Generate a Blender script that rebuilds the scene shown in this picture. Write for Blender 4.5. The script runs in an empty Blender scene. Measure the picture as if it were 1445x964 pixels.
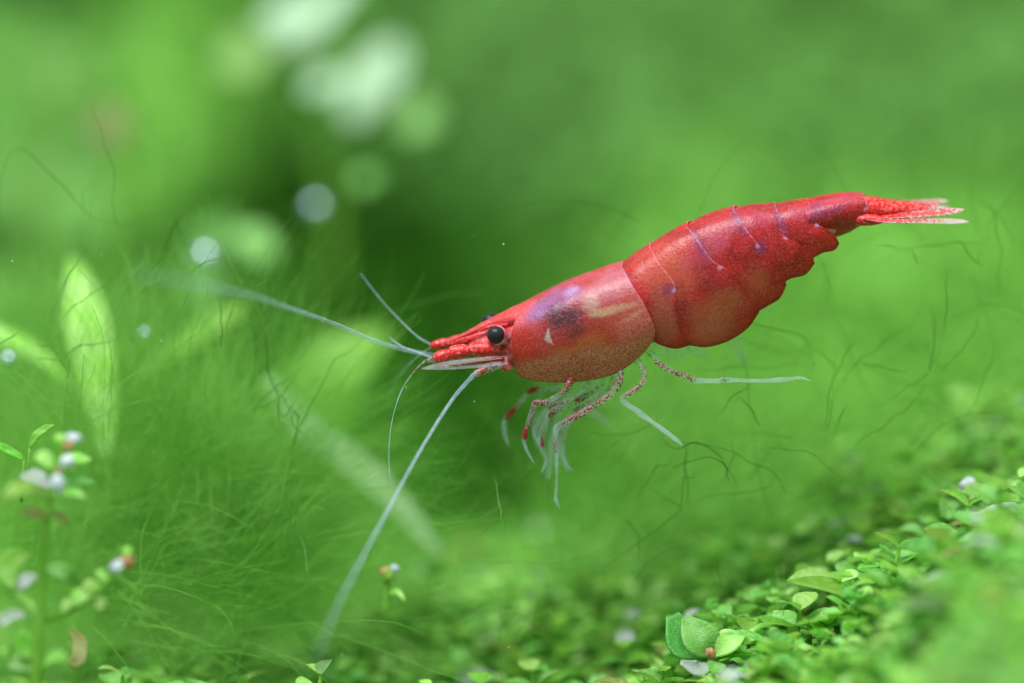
import bpy, math, random
import numpy as np
from mathutils import Vector, Matrix, noise

# 1 Blender unit = 1 cm: the shrimp is about 2.4 cm long
scene = bpy.context.scene
scene.unit_settings.system = 'METRIC'
scene.unit_settings.scale_length = 0.01
PX = 325.0            # photo pixels per cm in the plane of the shrimp (y = 0)
CAMD = 15.0           # camera distance from that plane

# ------------------------------------------------------------------ camera
cam = bpy.data.cameras.new('camera'); cam_o = bpy.data.objects.new('camera', cam)
scene.collection.objects.link(cam_o); scene.camera = cam_o
cam_o.location = (0, -CAMD, 0); cam_o.rotation_euler = (math.radians(90), 0, 0)
cam.sensor_width = 36.0; cam.lens = 36.0 * CAMD / (1445 / PX)
cam.clip_start = 0.1; cam.clip_end = 500
cam.dof.use_dof = True; cam.dof.focus_distance = CAMD - 0.14
cam.dof.aperture_fstop = 0.001 * cam.lens / (2 * 0.42)

# ------------------------------------------------------------------ light: aquarium lamp over the tank
world = bpy.data.worlds.new('World'); scene.world = world; world.use_nodes = True
bg = world.node_tree.nodes['Background']
bg.inputs[0].default_value = (0.86, 0.94, 0.90, 1); bg.inputs[1].default_value = 0.62
ld = bpy.data.lights.new('aquarium_lamp', 'AREA'); ld.shape = 'RECTANGLE'; ld.size = 13; ld.size_y = 7
ld.energy = 4900; ld.color = (0.96, 0.98, 1.0)
lo = bpy.data.objects.new('aquarium_lamp', ld); scene.collection.objects.link(lo)
lo.location = (-3.0, -7.0, 13.5); lo.rotation_euler = (Vector((0.3, 2.2, 0)) - lo.location).to_track_quat('-Z', 'Y').to_euler()
scene.view_settings.view_transform = 'Standard'; scene.view_settings.look = 'None'
scene.view_settings.exposure = 0.0; scene.view_settings.gamma = 1.0
scene.view_settings.use_curve_mapping = False
scene.render.engine = 'CYCLES'
scene.cycles.use_denoising = True
scene.cycles.max_bounces = 6; scene.cycles.transparent_max_bounces = 16; scene.cycles.use_adaptive_sampling = True; scene.cycles.adaptive_threshold = 0.03
scene.cycles.sample_clamp_indirect = 6

RND = random.Random(7)
C = scene.collection

# ------------------------------------------------------------------ helpers
def lin(r, g, b):
    f = lambda c: (c / 12.92 if c <= 0.04045 else ((c + 0.055) / 1.055) ** 2.4)
    return (f(r / 255), f(g / 255), f(b / 255), 1)

def at(px, py, y=0.0):
    s = (CAMD + y) / CAMD
    return Vector(((px - 722.5) / PX * s, y, (482 - py) / PX * s))

def mesh_obj(name, verts, faces, mat=None, parent=None, smooth=True, attrs=None, mats=None, midx=None):
    me = bpy.data.meshes.new(name)
    me.from_pydata([tuple(v) for v in verts], [], faces)
    if attrs:
        for k, vals in attrs.items():
            a = me.attributes.new(k, 'FLOAT', 'POINT'); a.data.foreach_set('value', np.asarray(vals, dtype=np.float32))
    if mats:
        for m in mats: me.materials.append(m)
        if midx is not None: me.polygons.foreach_set('material_index', midx)
    elif mat: me.materials.append(mat)
    if smooth: me.polygons.foreach_set('use_smooth', [True] * len(me.polygons))
    me.update()
    o = bpy.data.objects.new(name, me); C.objects.link(o)
    if parent: o.parent = parent
    return o

def link_mesh(name, me, parent=None):
    o = bpy.data.objects.new(name, me); C.objects.link(o)
    if parent: o.parent = parent
    return o

def empty(name, loc):
    o = bpy.data.objects.new(name, None); C.objects.link(o); o.location = loc
    o.empty_display_size = 0.1
    return o

def tag(o, label=None, cat=None, group=None, kind=None):
    if label: o['label'] = label
    if cat: o['category'] = cat
    if group: o['group'] = group
    if kind: o['kind'] = kind
    return o

def catmull(pts, n):
    """smooth polyline through pts (tuples of any length), n samples"""
    P = np.array(pts, dtype=float)
    if len(P) == 2:
        t = np.linspace(0, 1, n)[:, None]; return P[0] * (1 - t) + P[1] * t
    d = np.concatenate([[0], np.cumsum(np.linalg.norm(np.diff(P[:, :3], axis=0), axis=1))])
    out = []
    for q in np.linspace(0, d[-1], n):
        i = min(max(int(np.searchsorted(d, q, side='right')) - 1, 0), len(P) - 2)
        t = (q - d[i]) / max(d[i + 1] - d[i], 1e-9)
        h = d[i + 1] - d[i]
        def tan(j):
            if j == 0: return (P[1] - P[0]) / (d[1] - d[0])
            if j == len(P) - 1: return (P[-1] - P[-2]) / (d[-1] - d[-2])
            return (P[j + 1] - P[j - 1]) / (d[j + 1] - d[j - 1])
        m0, m1 = tan(i) * h, tan(i + 1) * h
        out.append((2*t**3-3*t**2+1)*P[i] + (t**3-2*t**2+t)*m0 + (-2*t**3+3*t**2)*P[i+1] + (t**3-t**2)*m1)
    return np.array(out)

def tube(pts, rad, sides=8, base=0, caps=True, flat=1.0, flatdir=(0, 1, 0)):
    """pts Nx3, rad N -> verts, faces"""
    pts = [Vector(p[:3]) for p in pts]; n = len(pts); V = []; F = []
    up = Vector(flatdir)
    for i, p in enumerate(pts):
        t = (pts[min(i + 1, n - 1)] - pts[max(i - 1, 0)])
        if t.length < 1e-9: t = Vector((0, 0, 1))
        t.normalize()
        a = up - t * up.dot(t)
        if a.length < 1e-4: a = t.orthogonal()
        a.normalize(); b = t.cross(a)
        for k in range(sides):
            w = 2 * math.pi * k / sides
            V.append(p + (a * math.cos(w) * flat + b * math.sin(w)) * rad[i])
    for i in range(n - 1):
        for k in range(sides):
            k2 = (k + 1) % sides
            F.append((base + i*sides + k, base + i*sides + k2, base + (i+1)*sides + k2, base + (i+1)*sides + k))
    if caps:
        F.append(tuple(base + k for k in range(sides))[::-1]); F.append(tuple(base + (n-1)*sides + k for k in range(sides)))
    return V, F

def sm(a, b, x):
    t = min(max((x - a) / (b - a), 0), 1); return t * t * (3 - 2 * t)

# ------------------------------------------------------------------ material helpers
class NT:
    def __init__(self, name):
        self.m = bpy.data.materials.new(name); self.m.use_nodes = True
        self.t = self.m.node_tree; self.t.nodes.clear()
        self.out = self.n('ShaderNodeOutputMaterial')
    def n(self, typ, **kw):
        nd = self.t.nodes.new(typ)
        for k, v in kw.items(): setattr(nd, k, v)
        return nd
    def l(self, a, b): self.t.links.new(a, b)
    def put(self, sock, v):
        if hasattr(v, 'is_linked') or isinstance(v, bpy.types.NodeSocket): self.l(v, sock)
        else: sock.default_value = v
    def math(self, op, a, b=None, clamp=False):
        nd = self.n('ShaderNodeMath', operation=op, use_clamp=clamp); self.put(nd.inputs[0], a)
        if b is not None: self.put(nd.inputs[1], b)
        return nd.outputs[0]
    def mix(self, fac, a, b):
        nd = self.n('ShaderNodeMix', data_type='RGBA'); self.put(nd.inputs[0], fac); self.put(nd.inputs[6], a); self.put(nd.inputs[7], b)
        return nd.outputs[2]
    def ramp(self, v, a, b, lo=0.0, hi=1.0, smooth=True):
        nd = self.n('ShaderNodeMapRange', interpolation_type='SMOOTHSTEP' if smooth else 'LINEAR')
        self.put(nd.inputs[0], v); nd.inputs[1].default_value = a; nd.inputs[2].default_value = b
        nd.inputs[3].default_value = lo; nd.inputs[4].default_value = hi
        return nd.outputs[0]
    def coord(self): return self.n('ShaderNodeTexCoord').outputs['Object']
    def noise(self, co, scale, detail=3, rough=0.5):
        nd = self.n('ShaderNodeTexNoise'); self.l(co, nd.inputs['Vector']); nd.inputs['Scale'].default_value = scale
        nd.inputs['Detail'].default_value = detail; nd.inputs['Roughness'].default_value = rough
        return nd.outputs['Fac']
    def voro(self, co, scale, feature='F1', rnd=1.0):
        nd = self.n('ShaderNodeTexVoronoi', feature=feature); self.l(co, nd.inputs['Vector']); nd.inputs['Scale'].default_value = scale
        nd.inputs['Randomness'].default_value = rnd
        return nd.outputs['Distance']
    def attr(self, name): return self.n('ShaderNodeAttribute', attribute_name=name).outputs['Fac']
    def blob(self, co, centre, rx, rz, rot=0.0, soft=0.6, wob=None):
        """soft elliptical colour patch in the side view (x, z) plane of the object"""
        mp = self.n('ShaderNodeMapping', vector_type='TEXTURE'); self.l(co, mp.inputs['Vector'])
        mp.inputs['Location'].default_value = (centre[0], 0, centre[1])
        mp.inputs['Rotation'].default_value = (0, -math.radians(rot), 0)
        mp.inputs['Scale'].default_value = (rx, 1e5, rz)
        ln = self.n('ShaderNodeVectorMath', operation='LENGTH'); self.l(mp.outputs[0], ln.inputs[0])
        v = ln.outputs['Value']
        if wob is not None: v = self.math('ADD', v, wob)
        return self.ramp(v, 1.0 + soft * 0.5, 1.0 - soft * 0.5)
    def bsdf(self, col, rough=0.4, spec=0.5, sss=0.0, radius=(0.05, 0.02, 0.02), coat=0.0, bump=None, bstr=0.3, bdist=0.01, alpha=None):
        p = self.n('ShaderNodeBsdfPrincipled'); self.put(p.inputs['Base Color'], col); self.put(p.inputs['Roughness'], rough)
        p.inputs['Specular IOR Level'].default_value = spec; p.inputs['IOR'].default_value = 1.38
        if sss:
            p.inputs['Subsurface Weight'].default_value = sss; p.inputs['Subsurface Radius'].default_value = radius
            p.inputs['Subsurface Scale'].default_value = 1.0
        p.inputs['Coat Weight'].default_value = coat; p.inputs['Coat Roughness'].default_value = 0.25
        if bump is not None:
            b = self.n('ShaderNodeBump'); b.inputs['Strength'].default_value = bstr; b.inputs['Distance'].default_value = bdist
            self.l(bump, b.inputs['Height']); self.l(b.outputs[0], p.inputs['Normal'])
        if alpha is not None: self.put(p.inputs['Alpha'], alpha)
        return p.outputs[0]
    def done(self, sh): self.l(sh, self.out.inputs[0]); return self.m

def leaf_mat(name, c1, c2, trans=0.45, rough=0.4, speck=0.0, vary=1.0, spec=0.4):
    t = NT(name); co = t.coord()
    rnd = t.n('ShaderNodeObjectInfo').outputs['Random']
    n = t.noise(co, 9, 4); col = t.mix(t.ramp(n, 0.35, 0.68), c1, c2)
    hs = t.n('ShaderNodeHueSaturation'); t.put(hs.inputs['Hue'], t.ramp(rnd, 0, 1, 0.485, 0.515, False))
    t.put(hs.inputs['Value'], t.ramp(rnd, 0, 1, 1 - .25 * vary, 1 + .2 * vary, False)); t.put(hs.inputs['Color'], col); col = hs.outputs[0]
    v = t.voro(co, 95)
    if speck: col = t.mix(t.math('MULTIPLY', t.ramp(v, 0.42, 0.15), speck), col, lin(205, 235, 190))
    p = t.bsdf(col, rough, spec, bump=t.math('ADD', v, t.noise(co, 30, 3)), bstr=0.35, bdist=0.006)
    tr = t.n('ShaderNodeBsdfTranslucent'); t.put(tr.inputs[0], t.mix(0.5, col, lin(150, 215, 60)))
    ms = t.n('ShaderNodeMixShader'); ms.inputs[0].default_value = trans
    t.l(p, ms.inputs[1]); t.l(tr.outputs[0], ms.inputs[2])
    return t.done(ms.outputs[0])

def strand_mat(name, c1, c2, alpha=1.0):
    t = NT(name); co = t.coord(); col = t.mix(t.ramp(t.noise(co, 2.3, 2), 0.35, 0.65), c1, c2)
    d = t.n('ShaderNodeBsdfDiffuse'); t.put(d.inputs[0], col)
    tr = t.n('ShaderNodeBsdfTranslucent'); t.put(tr.inputs[0], col)
    ms = t.n('ShaderNodeMixShader'); ms.inputs[0].default_value = 0.5
    t.l(d.outputs[0], ms.inputs[1]); t.l(tr.outputs[0], ms.inputs[2]); sh = ms.outputs[0]
    if alpha < 1:
        tp = t.n('ShaderNodeBsdfTransparent'); m2 = t.n('ShaderNodeMixShader'); m2.inputs[0].default_value = alpha
        t.l(tp.outputs[0], m2.inputs[1]); t.l(sh, m2.inputs[2]); sh = m2.outputs[0]
    return t.done(sh)

# ------------------------------------------------------------------ the tank bed and mossy bank
def H(x, y):
    z = -1.74
    z += 0.96 * sm(0.2, 2.5, x + 0.05 * y) * (1 - 0.62 * sm(0.6, 3.5, y))
    z -= 0.42 * sm(.35, 1.9, -y) * (1 - .75 * sm(1.25, 1.75, x))
    z += 0.46 * sm(.35, 1.7, y) * sm(-1.2, -.2, x) * (1 - .6 * sm(2.5, 4.5, y))
    z += 0.10 * noise.noise(Vector((x * 1.3, y * 1.3, 1.7))) + 0.05 * noise.noise(Vector((x * 3.1, y * 3.1, 4.2)))
    k = sm(3.6, 14.0, y)
    z += 9.5 * k * (1 + 0.10 * noise.noise(Vector((x * 0.35, y * 0.35, 8))))
    z += sm(4, 6, y) * (0.55 * noise.noise(Vector((x * 0.55, y * 0.6, 3.3))) + 0.22 * noise.noise(Vector((x * 1.5, y * 1.5, 9.3))))
    return z

def bank_colour(t, co, k=1.0):
    # moss greens in patches; the dark ones behind the head are painted-in recess shade
    sep = t.n('ShaderNodeSeparateXYZ'); t.l(co, sep.inputs[0])
    n1 = t.noise(co, 0.75, 3); n2 = t.noise(co, 3.0, 4)
    K = lambda c: lin(*(min(255, q * k) for q in c))
    col = t.mix(t.ramp(n1, 0.32, 0.68), K((92, 152, 54)), K((128, 190, 84)))
    col = t.mix(t.math('MULTIPLY', t.ramp(n2, 0.4, 0.7), 0.4), col, K((112, 180, 58)))
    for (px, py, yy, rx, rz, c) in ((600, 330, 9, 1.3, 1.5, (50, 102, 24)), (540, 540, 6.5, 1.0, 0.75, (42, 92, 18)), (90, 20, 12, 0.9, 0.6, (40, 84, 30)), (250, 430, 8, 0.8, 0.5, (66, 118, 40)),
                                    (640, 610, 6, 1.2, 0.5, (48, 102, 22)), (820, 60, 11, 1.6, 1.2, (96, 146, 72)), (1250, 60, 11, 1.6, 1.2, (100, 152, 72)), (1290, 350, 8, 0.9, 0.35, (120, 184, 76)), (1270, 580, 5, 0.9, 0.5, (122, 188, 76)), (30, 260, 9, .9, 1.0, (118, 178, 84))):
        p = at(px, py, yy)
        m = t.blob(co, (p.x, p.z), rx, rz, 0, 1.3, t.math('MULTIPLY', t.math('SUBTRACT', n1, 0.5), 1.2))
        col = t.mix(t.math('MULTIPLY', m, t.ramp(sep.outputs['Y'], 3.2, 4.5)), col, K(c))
    return col, n2, sep

def build_bed():
    xs = np.linspace(-9, 9, 130); ys = np.concatenate([np.linspace(-6, 4, 70), np.linspace(4.12, 15, 84)])
    V = [(x, y, H(x, y)) for y in ys for x in xs]; nx = len(xs)
    F = [(j*nx+i, j*nx+i+1, (j+1)*nx+i+1, (j+1)*nx+i) for j in range(len(ys)-1) for i in range(nx-1)]
    t = NT('mossy_bed'); co = t.coord()
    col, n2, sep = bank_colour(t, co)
    # brown soil under the near carpet
    soil = t.ramp(sep.outputs['Y'], 2.6, 3.6, 1, 0)
    col = t.mix(t.math('MULTIPLY', soil, 0.7), col, t.mix(n2, lin(52, 80, 30), lin(92, 128, 54)))
    d = t.bsdf(col, 0.9, 0.1, bump=t.noise(co, 12, 5), bstr=0.8, bdist=0.08)
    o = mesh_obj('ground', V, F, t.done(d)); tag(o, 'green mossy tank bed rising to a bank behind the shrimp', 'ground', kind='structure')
build_bed()

# ------------------------------------------------------------------ shrimp
ROLL = math.radians(20); CR, SR = math.cos(ROLL), math.sin(ROLL)
SC = at(980, 420)                        # root of the shrimp
ZC = [(560, 508), (600, 503), (700, 478), (800, 470), (900, 440), (1000, 402), (1100, 345), (1200, 303), (1300, 294), (1400, 294)]
def zc(px): return float(np.interp(px, [a for a, b in ZC], [b for a, b in ZC]))
def near(px, py, Y):
    """traced point of the near flank at half-width Y (cm) -> unrolled (x, dz)"""
    z = (zc(px) - py) / PX
    return (z + Y * SR) / CR
def rolled(px, y, dz):
    """px photo column, y across the body, dz above the midline (cm), body rolled towards the camera"""
    x = (px - 722.5) / PX
    return Vector((x, y * CR - dz * SR, (482 - zc(px)) / PX + dz * CR + y * SR)) - SC

def loc(px, py, y=0.0): return at(px, py, 0) + Vector((0, y, 0)) - SC    # traced point at depth y (orthographic over this small depth)

def bl(px, py): p = at(px, py) - SC; return (p.x, p.z)

def mat_shell(abdomen):
    t = NT('abdomen_shell' if abdomen else 'carapace_shell'); co = t.coord()
    n1 = t.noise(co, 14, 4); n2 = t.noise(co, 55, 3); wob = t.math('ADD', t.math('MULTIPLY', t.math('SUBTRACT', t.noise(co, 9, 4), 0.5), 1.5), t.math('MULTIPLY', t.math('SUBTRACT', t.noise(co, 40, 4, .65), 0.5), 0.9))
    fine = t.voro(co, 105); fine2 = t.voro(co, 62); grit = t.noise(co, 120, 2)
    def B(px, py, rx, rz, rot, soft, c, k=1.0):
        nonlocal col
        col = t.mix(t.math('MULTIPLY', t.blob(co, bl(px, py), rx / PX, rz / PX, rot, soft, wob), k), col, lin(*c))
    if abdomen:
        col = t.mix(t.ramp(n1, 0.35, 0.65), lin(206, 30, 36), lin(166, 14, 22))
        col = t.mix(t.math('MULTIPLY', t.ramp(t.noise(co, 26, 5, .6), 0.5, 0.7), 0.5), col, lin(146, 14, 22))
        B(940, 385, 36, 40, 45, 0.9, (216, 84, 62), 0.8)
        B(1000, 345, 45, 18, 40, 0.9, (196, 70, 92), 0.75)
        B(1060, 312, 40, 12, 12, 0.9, (198, 66, 92), 0.7)
        B(1120, 302, 34, 10, 10, 0.9, (196, 60, 88), 0.7)
        B(1180, 286, 40, 9, 14, 0.9, (206, 70, 92), 0.6)
        B(935, 445, 14, 42, 12, 0.8, (178, 80, 70), 0.85)
        B(1012, 440, 48, 34, 35, 0.9, (178, 62, 52), 0.6)
        B(1004, 470, 30, 20, 20, 0.9, (186, 84, 76), 0.6)
        B(1062, 398, 26, 24, 40, 0.8, (184, 60, 50), 0.65)
        B(1088, 412, 14, 12, 30, 0.9, (160, 44, 30), 0.6)
        B(1000, 395, 26, 12, -25, 0.9, (170, 40, 44), 0.6)
        for (px, py, a, b) in ((1040, 318, 8, 22), (1098, 312, 7, 20), (1150, 298, 12, 12), (985, 352, 7, 24), (1070, 352, 10, 10), (940, 410, 9, 9), (1170, 300, 24, 6)):
            B(px, py, a, b, 20, 1.0, (128, 44, 92), 0.65)
        B(1160, 335, 22, 14, 0, 0.9, (190, 22, 18), 0.8)
        B(1022, 428, 24, 15, 30, 1.0, (206, 106, 66), 0.4); B(990, 455, 20, 22, 10, 1.0, (196, 96, 70), 0.4); B(1068, 396, 16, 12, 40, 1.0, (204, 92, 62), 0.4)
        B(1125, 372, 24, 12, 20, .9, (150, 12, 14), .7); B(1095, 385, 16, 16, 30, 1., (152, 16, 18), .6); B(962, 440, 8, 36, 10, 1., (140, 24, 30), .5); B(1045, 455, 22, 9, 30, 1., (150, 30, 26), .5)
        dots = t.ramp(fine, 0.30, 0.12)
        col = t.mix(t.math('MULTIPLY', dots, t.ramp(n1, 0.4, 0.6, 0.15, 0.55)), col, lin(226, 118, 92))
        col = t.mix(t.math('MULTIPLY', t.ramp(fine2, 0.34, 0.16), 0.4), col, lin(150, 14, 22))
        col = t.mix(t.math('MULTIPLY', t.ramp(grit, 0.5, 0.7), 0.35), col, lin(226, 112, 116))
    else:
        col = t.mix(t.ramp(n1, 0.35, 0.65), lin(206, 66, 70), lin(192, 46, 48))
        B(860, 405, 52, 20, 26, 0.9, (196, 104, 116), 0.8)
        B(740, 446, 30, 12, 20, 0.9, (222, 84, 92), 0.8)
        B(895, 470, 26, 46, 10, 1.0, (198, 84, 74), 0.8)
        B(832, 478, 42, 28, 10, 0.9, (186, 58, 34), 0.9); B(836, 486, 20, 14, 0, 1.0, (214, 112, 60), 0.5)
        B(815, 500, 34, 12, 0, 0.9, (190, 104, 50), 0.7)
        B(737, 490, 17, 20, 0, 0.6, (214, 44, 34), 0.9)
        B(783, 428, 44, 15, 30, 0.9, (150, 96, 152), 0.75)
        B(764, 440, 24, 9, 25, 0.9, (160, 100, 164), 0.6)
        B(806, 411, 12, 7, 35, 0.9, (190, 160, 206), 0.6)
        B(798, 449, 34, 21, 12, 1.5, (88, 36, 50), 1.0); B(786, 452, 16, 12, 12, 1.4, (76, 32, 46), 0.6)
        B(812, 468, 20, 8, 30, 1.0, (104, 36, 34), 0.75)
        B(862, 438, 38, 5.5, 14, 1.1, (222, 178, 140), 0.6)
        B(832, 430, 14, 10, 35, 1.0, (216, 168, 150), 0.5)
        B(890, 447, 18, 3.5, 35, 1.2, (214, 170, 138), 0.5)
        # lower flank: fine red stipple on a tan ground
        sep = t.n('ShaderNodeSeparateXYZ'); t.l(co, sep.inputs[0])
        z0 = bl(0, 497)[1]
        slope = t.math('SUBTRACT', sep.outputs['Z'], t.math('MULTIPLY', t.math('SUBTRACT', sep.outputs['X'], bl(790, 0)[0]), 0.20))
        low = t.ramp(t.math('ADD', slope, t.math('MULTIPLY', wob, 0.02)), z0 + 0.012, z0 - 0.035)
        back = t.blob(co, bl(905, 470), 42 / PX, 60 / PX, 0, 0.9)
        low = t.math('MAXIMUM', low, t.math('MULTIPLY', back, 0.5))
        tan = t.mix(t.ramp(n1, 0.4, 0.6), lin(222, 122, 108), lin(220, 132, 106))
        dots = t.ramp(t.math('ADD', t.voro(co, 140), t.math('MULTIPLY', t.math('SUBTRACT', n2, 0.5), 0.35)), 0.56, 0.26)
        st = t.mix(dots, tan, lin(150, 34, 34))
        col = t.mix(t.math('MULTIPLY', low, 0.8), col, st)
        up = t.math('MULTIPLY', t.ramp(fine2, 0.26, 0.10), 0.22)
        col = t.mix(up, col, lin(226, 140, 130))
        hi = t.math('SUBTRACT', 1.0, low, clamp=True)
        col = t.mix(t.math('MULTIPLY', t.math('MULTIPLY', t.ramp(fine, 0.36, 0.16), hi), 0.55), col, lin(170, 30, 40))
        col = t.mix(t.math('MULTIPLY', t.math('MULTIPLY', t.ramp(grit, 0.5, 0.7), hi), 0.24), col, lin(226, 140, 146))
        # clear white fleck on the cheek
        X, Z = sep.outputs['X'], sep.outputs['Z']
        jig = t.math('MULTIPLY', t.math('SUBTRACT', n2, 0.5), 0.016)
        def half(a, b, e=0.006):      # inside the edge a->b
            (ax, az), (bx, bz) = bl(*a), bl(*b); L = math.hypot(bx-ax, bz-az); nx, nz = (bz-az)/L, -(bx-ax)/L
            d = t.math('ADD', t.math('ADD', t.math('MULTIPLY', X, nx), t.math('MULTIPLY', Z, nz)), t.math('SUBTRACT', jig, ax*nx + az*nz))
            return t.ramp(d, -e, e)
        A, Bq, Cq = (773, 464), (780, 487), (767, 479)
        tri = t.math('MULTIPLY', t.math('MULTIPLY', half(A, Bq), half(Bq, Cq)), half(Cq, A))
        tri = t.math('MULTIPLY', tri, 0.72)
        col = t.mix(tri, col, lin(226, 190, 196))
    # pale rim and knob where one plate overlaps the next
    k = t.attr('k'); s = t.attr('s')
    rim = t.math('MULTIPLY', t.ramp(k, 0.972, 0.988), t.ramp(s, 0.50, 0.42))
    rim = t.math('MULTIPLY', rim, t.ramp(n2, 0.38, 0.65, 0.08, 0.7))
    dk = t.math('MULTIPLY', t.math('SUBTRACT', k, 0.965), t.attr('klen'))
    ds = t.math('MULTIPLY', t.math('SUBTRACT', s, 0.46), t.attr('slen'))
    dist = t.math('SQRT', t.math('ADD', t.math('MULTIPLY', dk, dk), t.math('MULTIPLY', ds, ds)))
    knob = t.math('MULTIPLY', t.ramp(dist, 0.015, 0.004), 0.8)
    if abdomen:
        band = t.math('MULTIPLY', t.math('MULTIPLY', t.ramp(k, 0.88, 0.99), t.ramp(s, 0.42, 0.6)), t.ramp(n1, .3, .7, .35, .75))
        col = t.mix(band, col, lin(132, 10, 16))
        col = t.mix(t.math('MULTIPLY', t.ramp(s, 0.86, 1.0), 0.5), col, lin(150, 18, 20))
    if not abdomen: rim = t.math('MULTIPLY', rim, 0.45); knob = 0.0
    col = t.mix(t.math('MAXIMUM', rim, knob), col, lin(206, 146, 186))
    hs = t.n('ShaderNodeHueSaturation'); hs.inputs['Value'].default_value = 0.82; t.l(col, hs.inputs['Color']); col = hs.outputs[0]
    bmp = t.math('ADD', t.math('MULTIPLY', fine, 0.5), n2)
    sh = t.bsdf(col, t.ramp(n2, 0.3, 0.7, 0.3, 0.5), 0.5, 0.4, (0.09, 0.03, 0.02), 0.08, bmp, 0.3, 0.008)
    return t.done(sh)

def mat_flesh():
    t = NT('translucent_flesh'); co = t.coord(); n = t.noise(co, 18, 4)
    col = t.mix(t.ramp(n, 0.35, 0.65), lin(196, 96, 92), lin(206, 140, 132))
    col = t.mix(t.math('MULTIPLY', t.ramp(t.voro(co, 60), 0.3, 0.12), 0.6), col, lin(150, 34, 34))
    sep = t.n('ShaderNodeSeparateXYZ'); t.l(co, sep.inputs[0])
    hd = t.ramp(sep.outputs['X'], bl(745, 0)[0], bl(715, 0)[0])
    red = t.mix(t.ramp(t.noise(co, 45, 4), 0.4, 0.62), lin(190, 40, 48), lin(206, 110, 118))
    col = t.mix(t.math('MULTIPLY', hd, 0.85), col, red)
    return t.done(t.bsdf(col, 0.35, 0.5, 0.3, (0.05, 0.02, 0.02), 0.05, t.noise(co, 60, 3), 0.4, 0.006))

def mat_limb(name, clear, spot, alpha=0.12, scale=75, spotk=1.0, rimk=0.32, spot2=None):
    """glassy limb with dark red pigment spots; attribute pig = how densely pigmented"""
    t = NT(name); co = t.coord(); pig = t.attr('pig')
    v = t.voro(co, scale); n = t.noise(co, 30, 3)
    th = t.math('ADD', t.math('MULTIPLY', pig, 1.05), t.math('MULTIPLY', t.math('SUBTRACT', n, 0.5), 0.25))
    spots = t.math('MULTIPLY', t.ramp(t.math('SUBTRACT', th, v), -0.06, 0.10), t.ramp(pig, 0.02, 0.1))
    spots = t.math('MULTIPLY', spots, spotk)
    col = t.mix(spots, clear, t.mix(t.ramp(t.noise(co, 70, 3), 0.42, 0.65), spot, spot2 or spot))
    lw = t.n('ShaderNodeLayerWeight'); lw.inputs[0].default_value = 0.45
    edge = t.ramp(lw.outputs['Facing'], 0.2, 0.95)
    milky = t.ramp(n, 0.35, 0.7, 0.75, 1.25)
    a = t.math('MULTIPLY', t.math('ADD', t.math('MULTIPLY', edge, rimk), t.math('ADD', alpha, t.math('MULTIPLY', t.attr('milk'), 0.5))), milky)
    a = t.math('MAXIMUM', a, t.math('MULTIPLY', spots, 0.93), clamp=True)
    return t.done(t.bsdf(col, 0.22, 0.6, bump=n, bstr=0.25, bdist=0.004, alpha=a))

M_CAR, M_ABD, M_FLESH = mat_shell(False), mat_shell(True), mat_flesh()
M_LIMB = mat_limb('spotted_limb', lin(206, 218, 244), lin(126, 24, 20), alpha=0.04, rimk=0.24, scale=95)
M_ANT = mat_limb('pale_antenna', lin(186, 206, 226), lin(150, 66, 34), alpha=0.24, scale=60, rimk=0.3)
M_FAR = mat_limb('far_limb', lin(206, 224, 232), lin(150, 34, 28), alpha=0.16, rimk=0.22)
M_FAN = mat_limb('tail_fan_membrane', lin(232, 190, 206), lin(190, 24, 26), alpha=0.22, scale=62, rimk=0.12, spot2=lin(214, 92, 88))
M_SCALE = mat_limb('antennal_scale_membrane', lin(224, 206, 220), lin(206, 60, 74), alpha=0.10, scale=40, rimk=0.16)
def mat_ped():
    t = NT('antennule_base'); co = t.coord(); n = t.noise(co, 85, 5, .65)
    col = t.mix(t.ramp(n, 0.5, 0.7), t.mix(t.ramp(t.noise(co, 22, 3), .4, .6), lin(206, 34, 34), lin(180, 22, 30)), lin(232, 140, 142))
    return t.done(t.bsdf(col, 0.35, 0.5, 0.3, (0.04, 0.015, 0.015), 0.1, n, 0.4, 0.008))
M_PED = mat_ped()
def mat_eye():
    t = NT('dark_eye'); co = t.coord()
    lw = t.n('ShaderNodeLayerWeight'); lw.inputs[0].default_value = 0.35
    col = t.mix(t.math('MULTIPLY', t.voro(co, 160), 0.25), lin(22, 22, 28), lin(74, 68, 80))
    return t.done(t.bsdf(col, 0.34, 0.35, bump=t.voro(co, 170), bstr=0.15, bdist=0.002))
M_EYE = mat_eye()
def mat_plain(name, c1, c2, rough=0.4, sss=0.3):
    t = NT(name); co = t.coord(); col = t.mix(t.ramp(t.noise(co, 30, 3), 0.35, 0.65), c1, c2)
    return t.done(t.bsdf(col, rough, 0.5, sss, (0.04, 0.03, 0.03)))
M_CUP = mat_plain('eye_cup_tissue', lin(214, 150, 164), lin(190, 70, 84))

shrimp = empty('shrimp', SC)
tag(shrimp, 'red translucent shrimp with black eyes and long pale antennae, swimming above the moss', 'shrimp')

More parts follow.
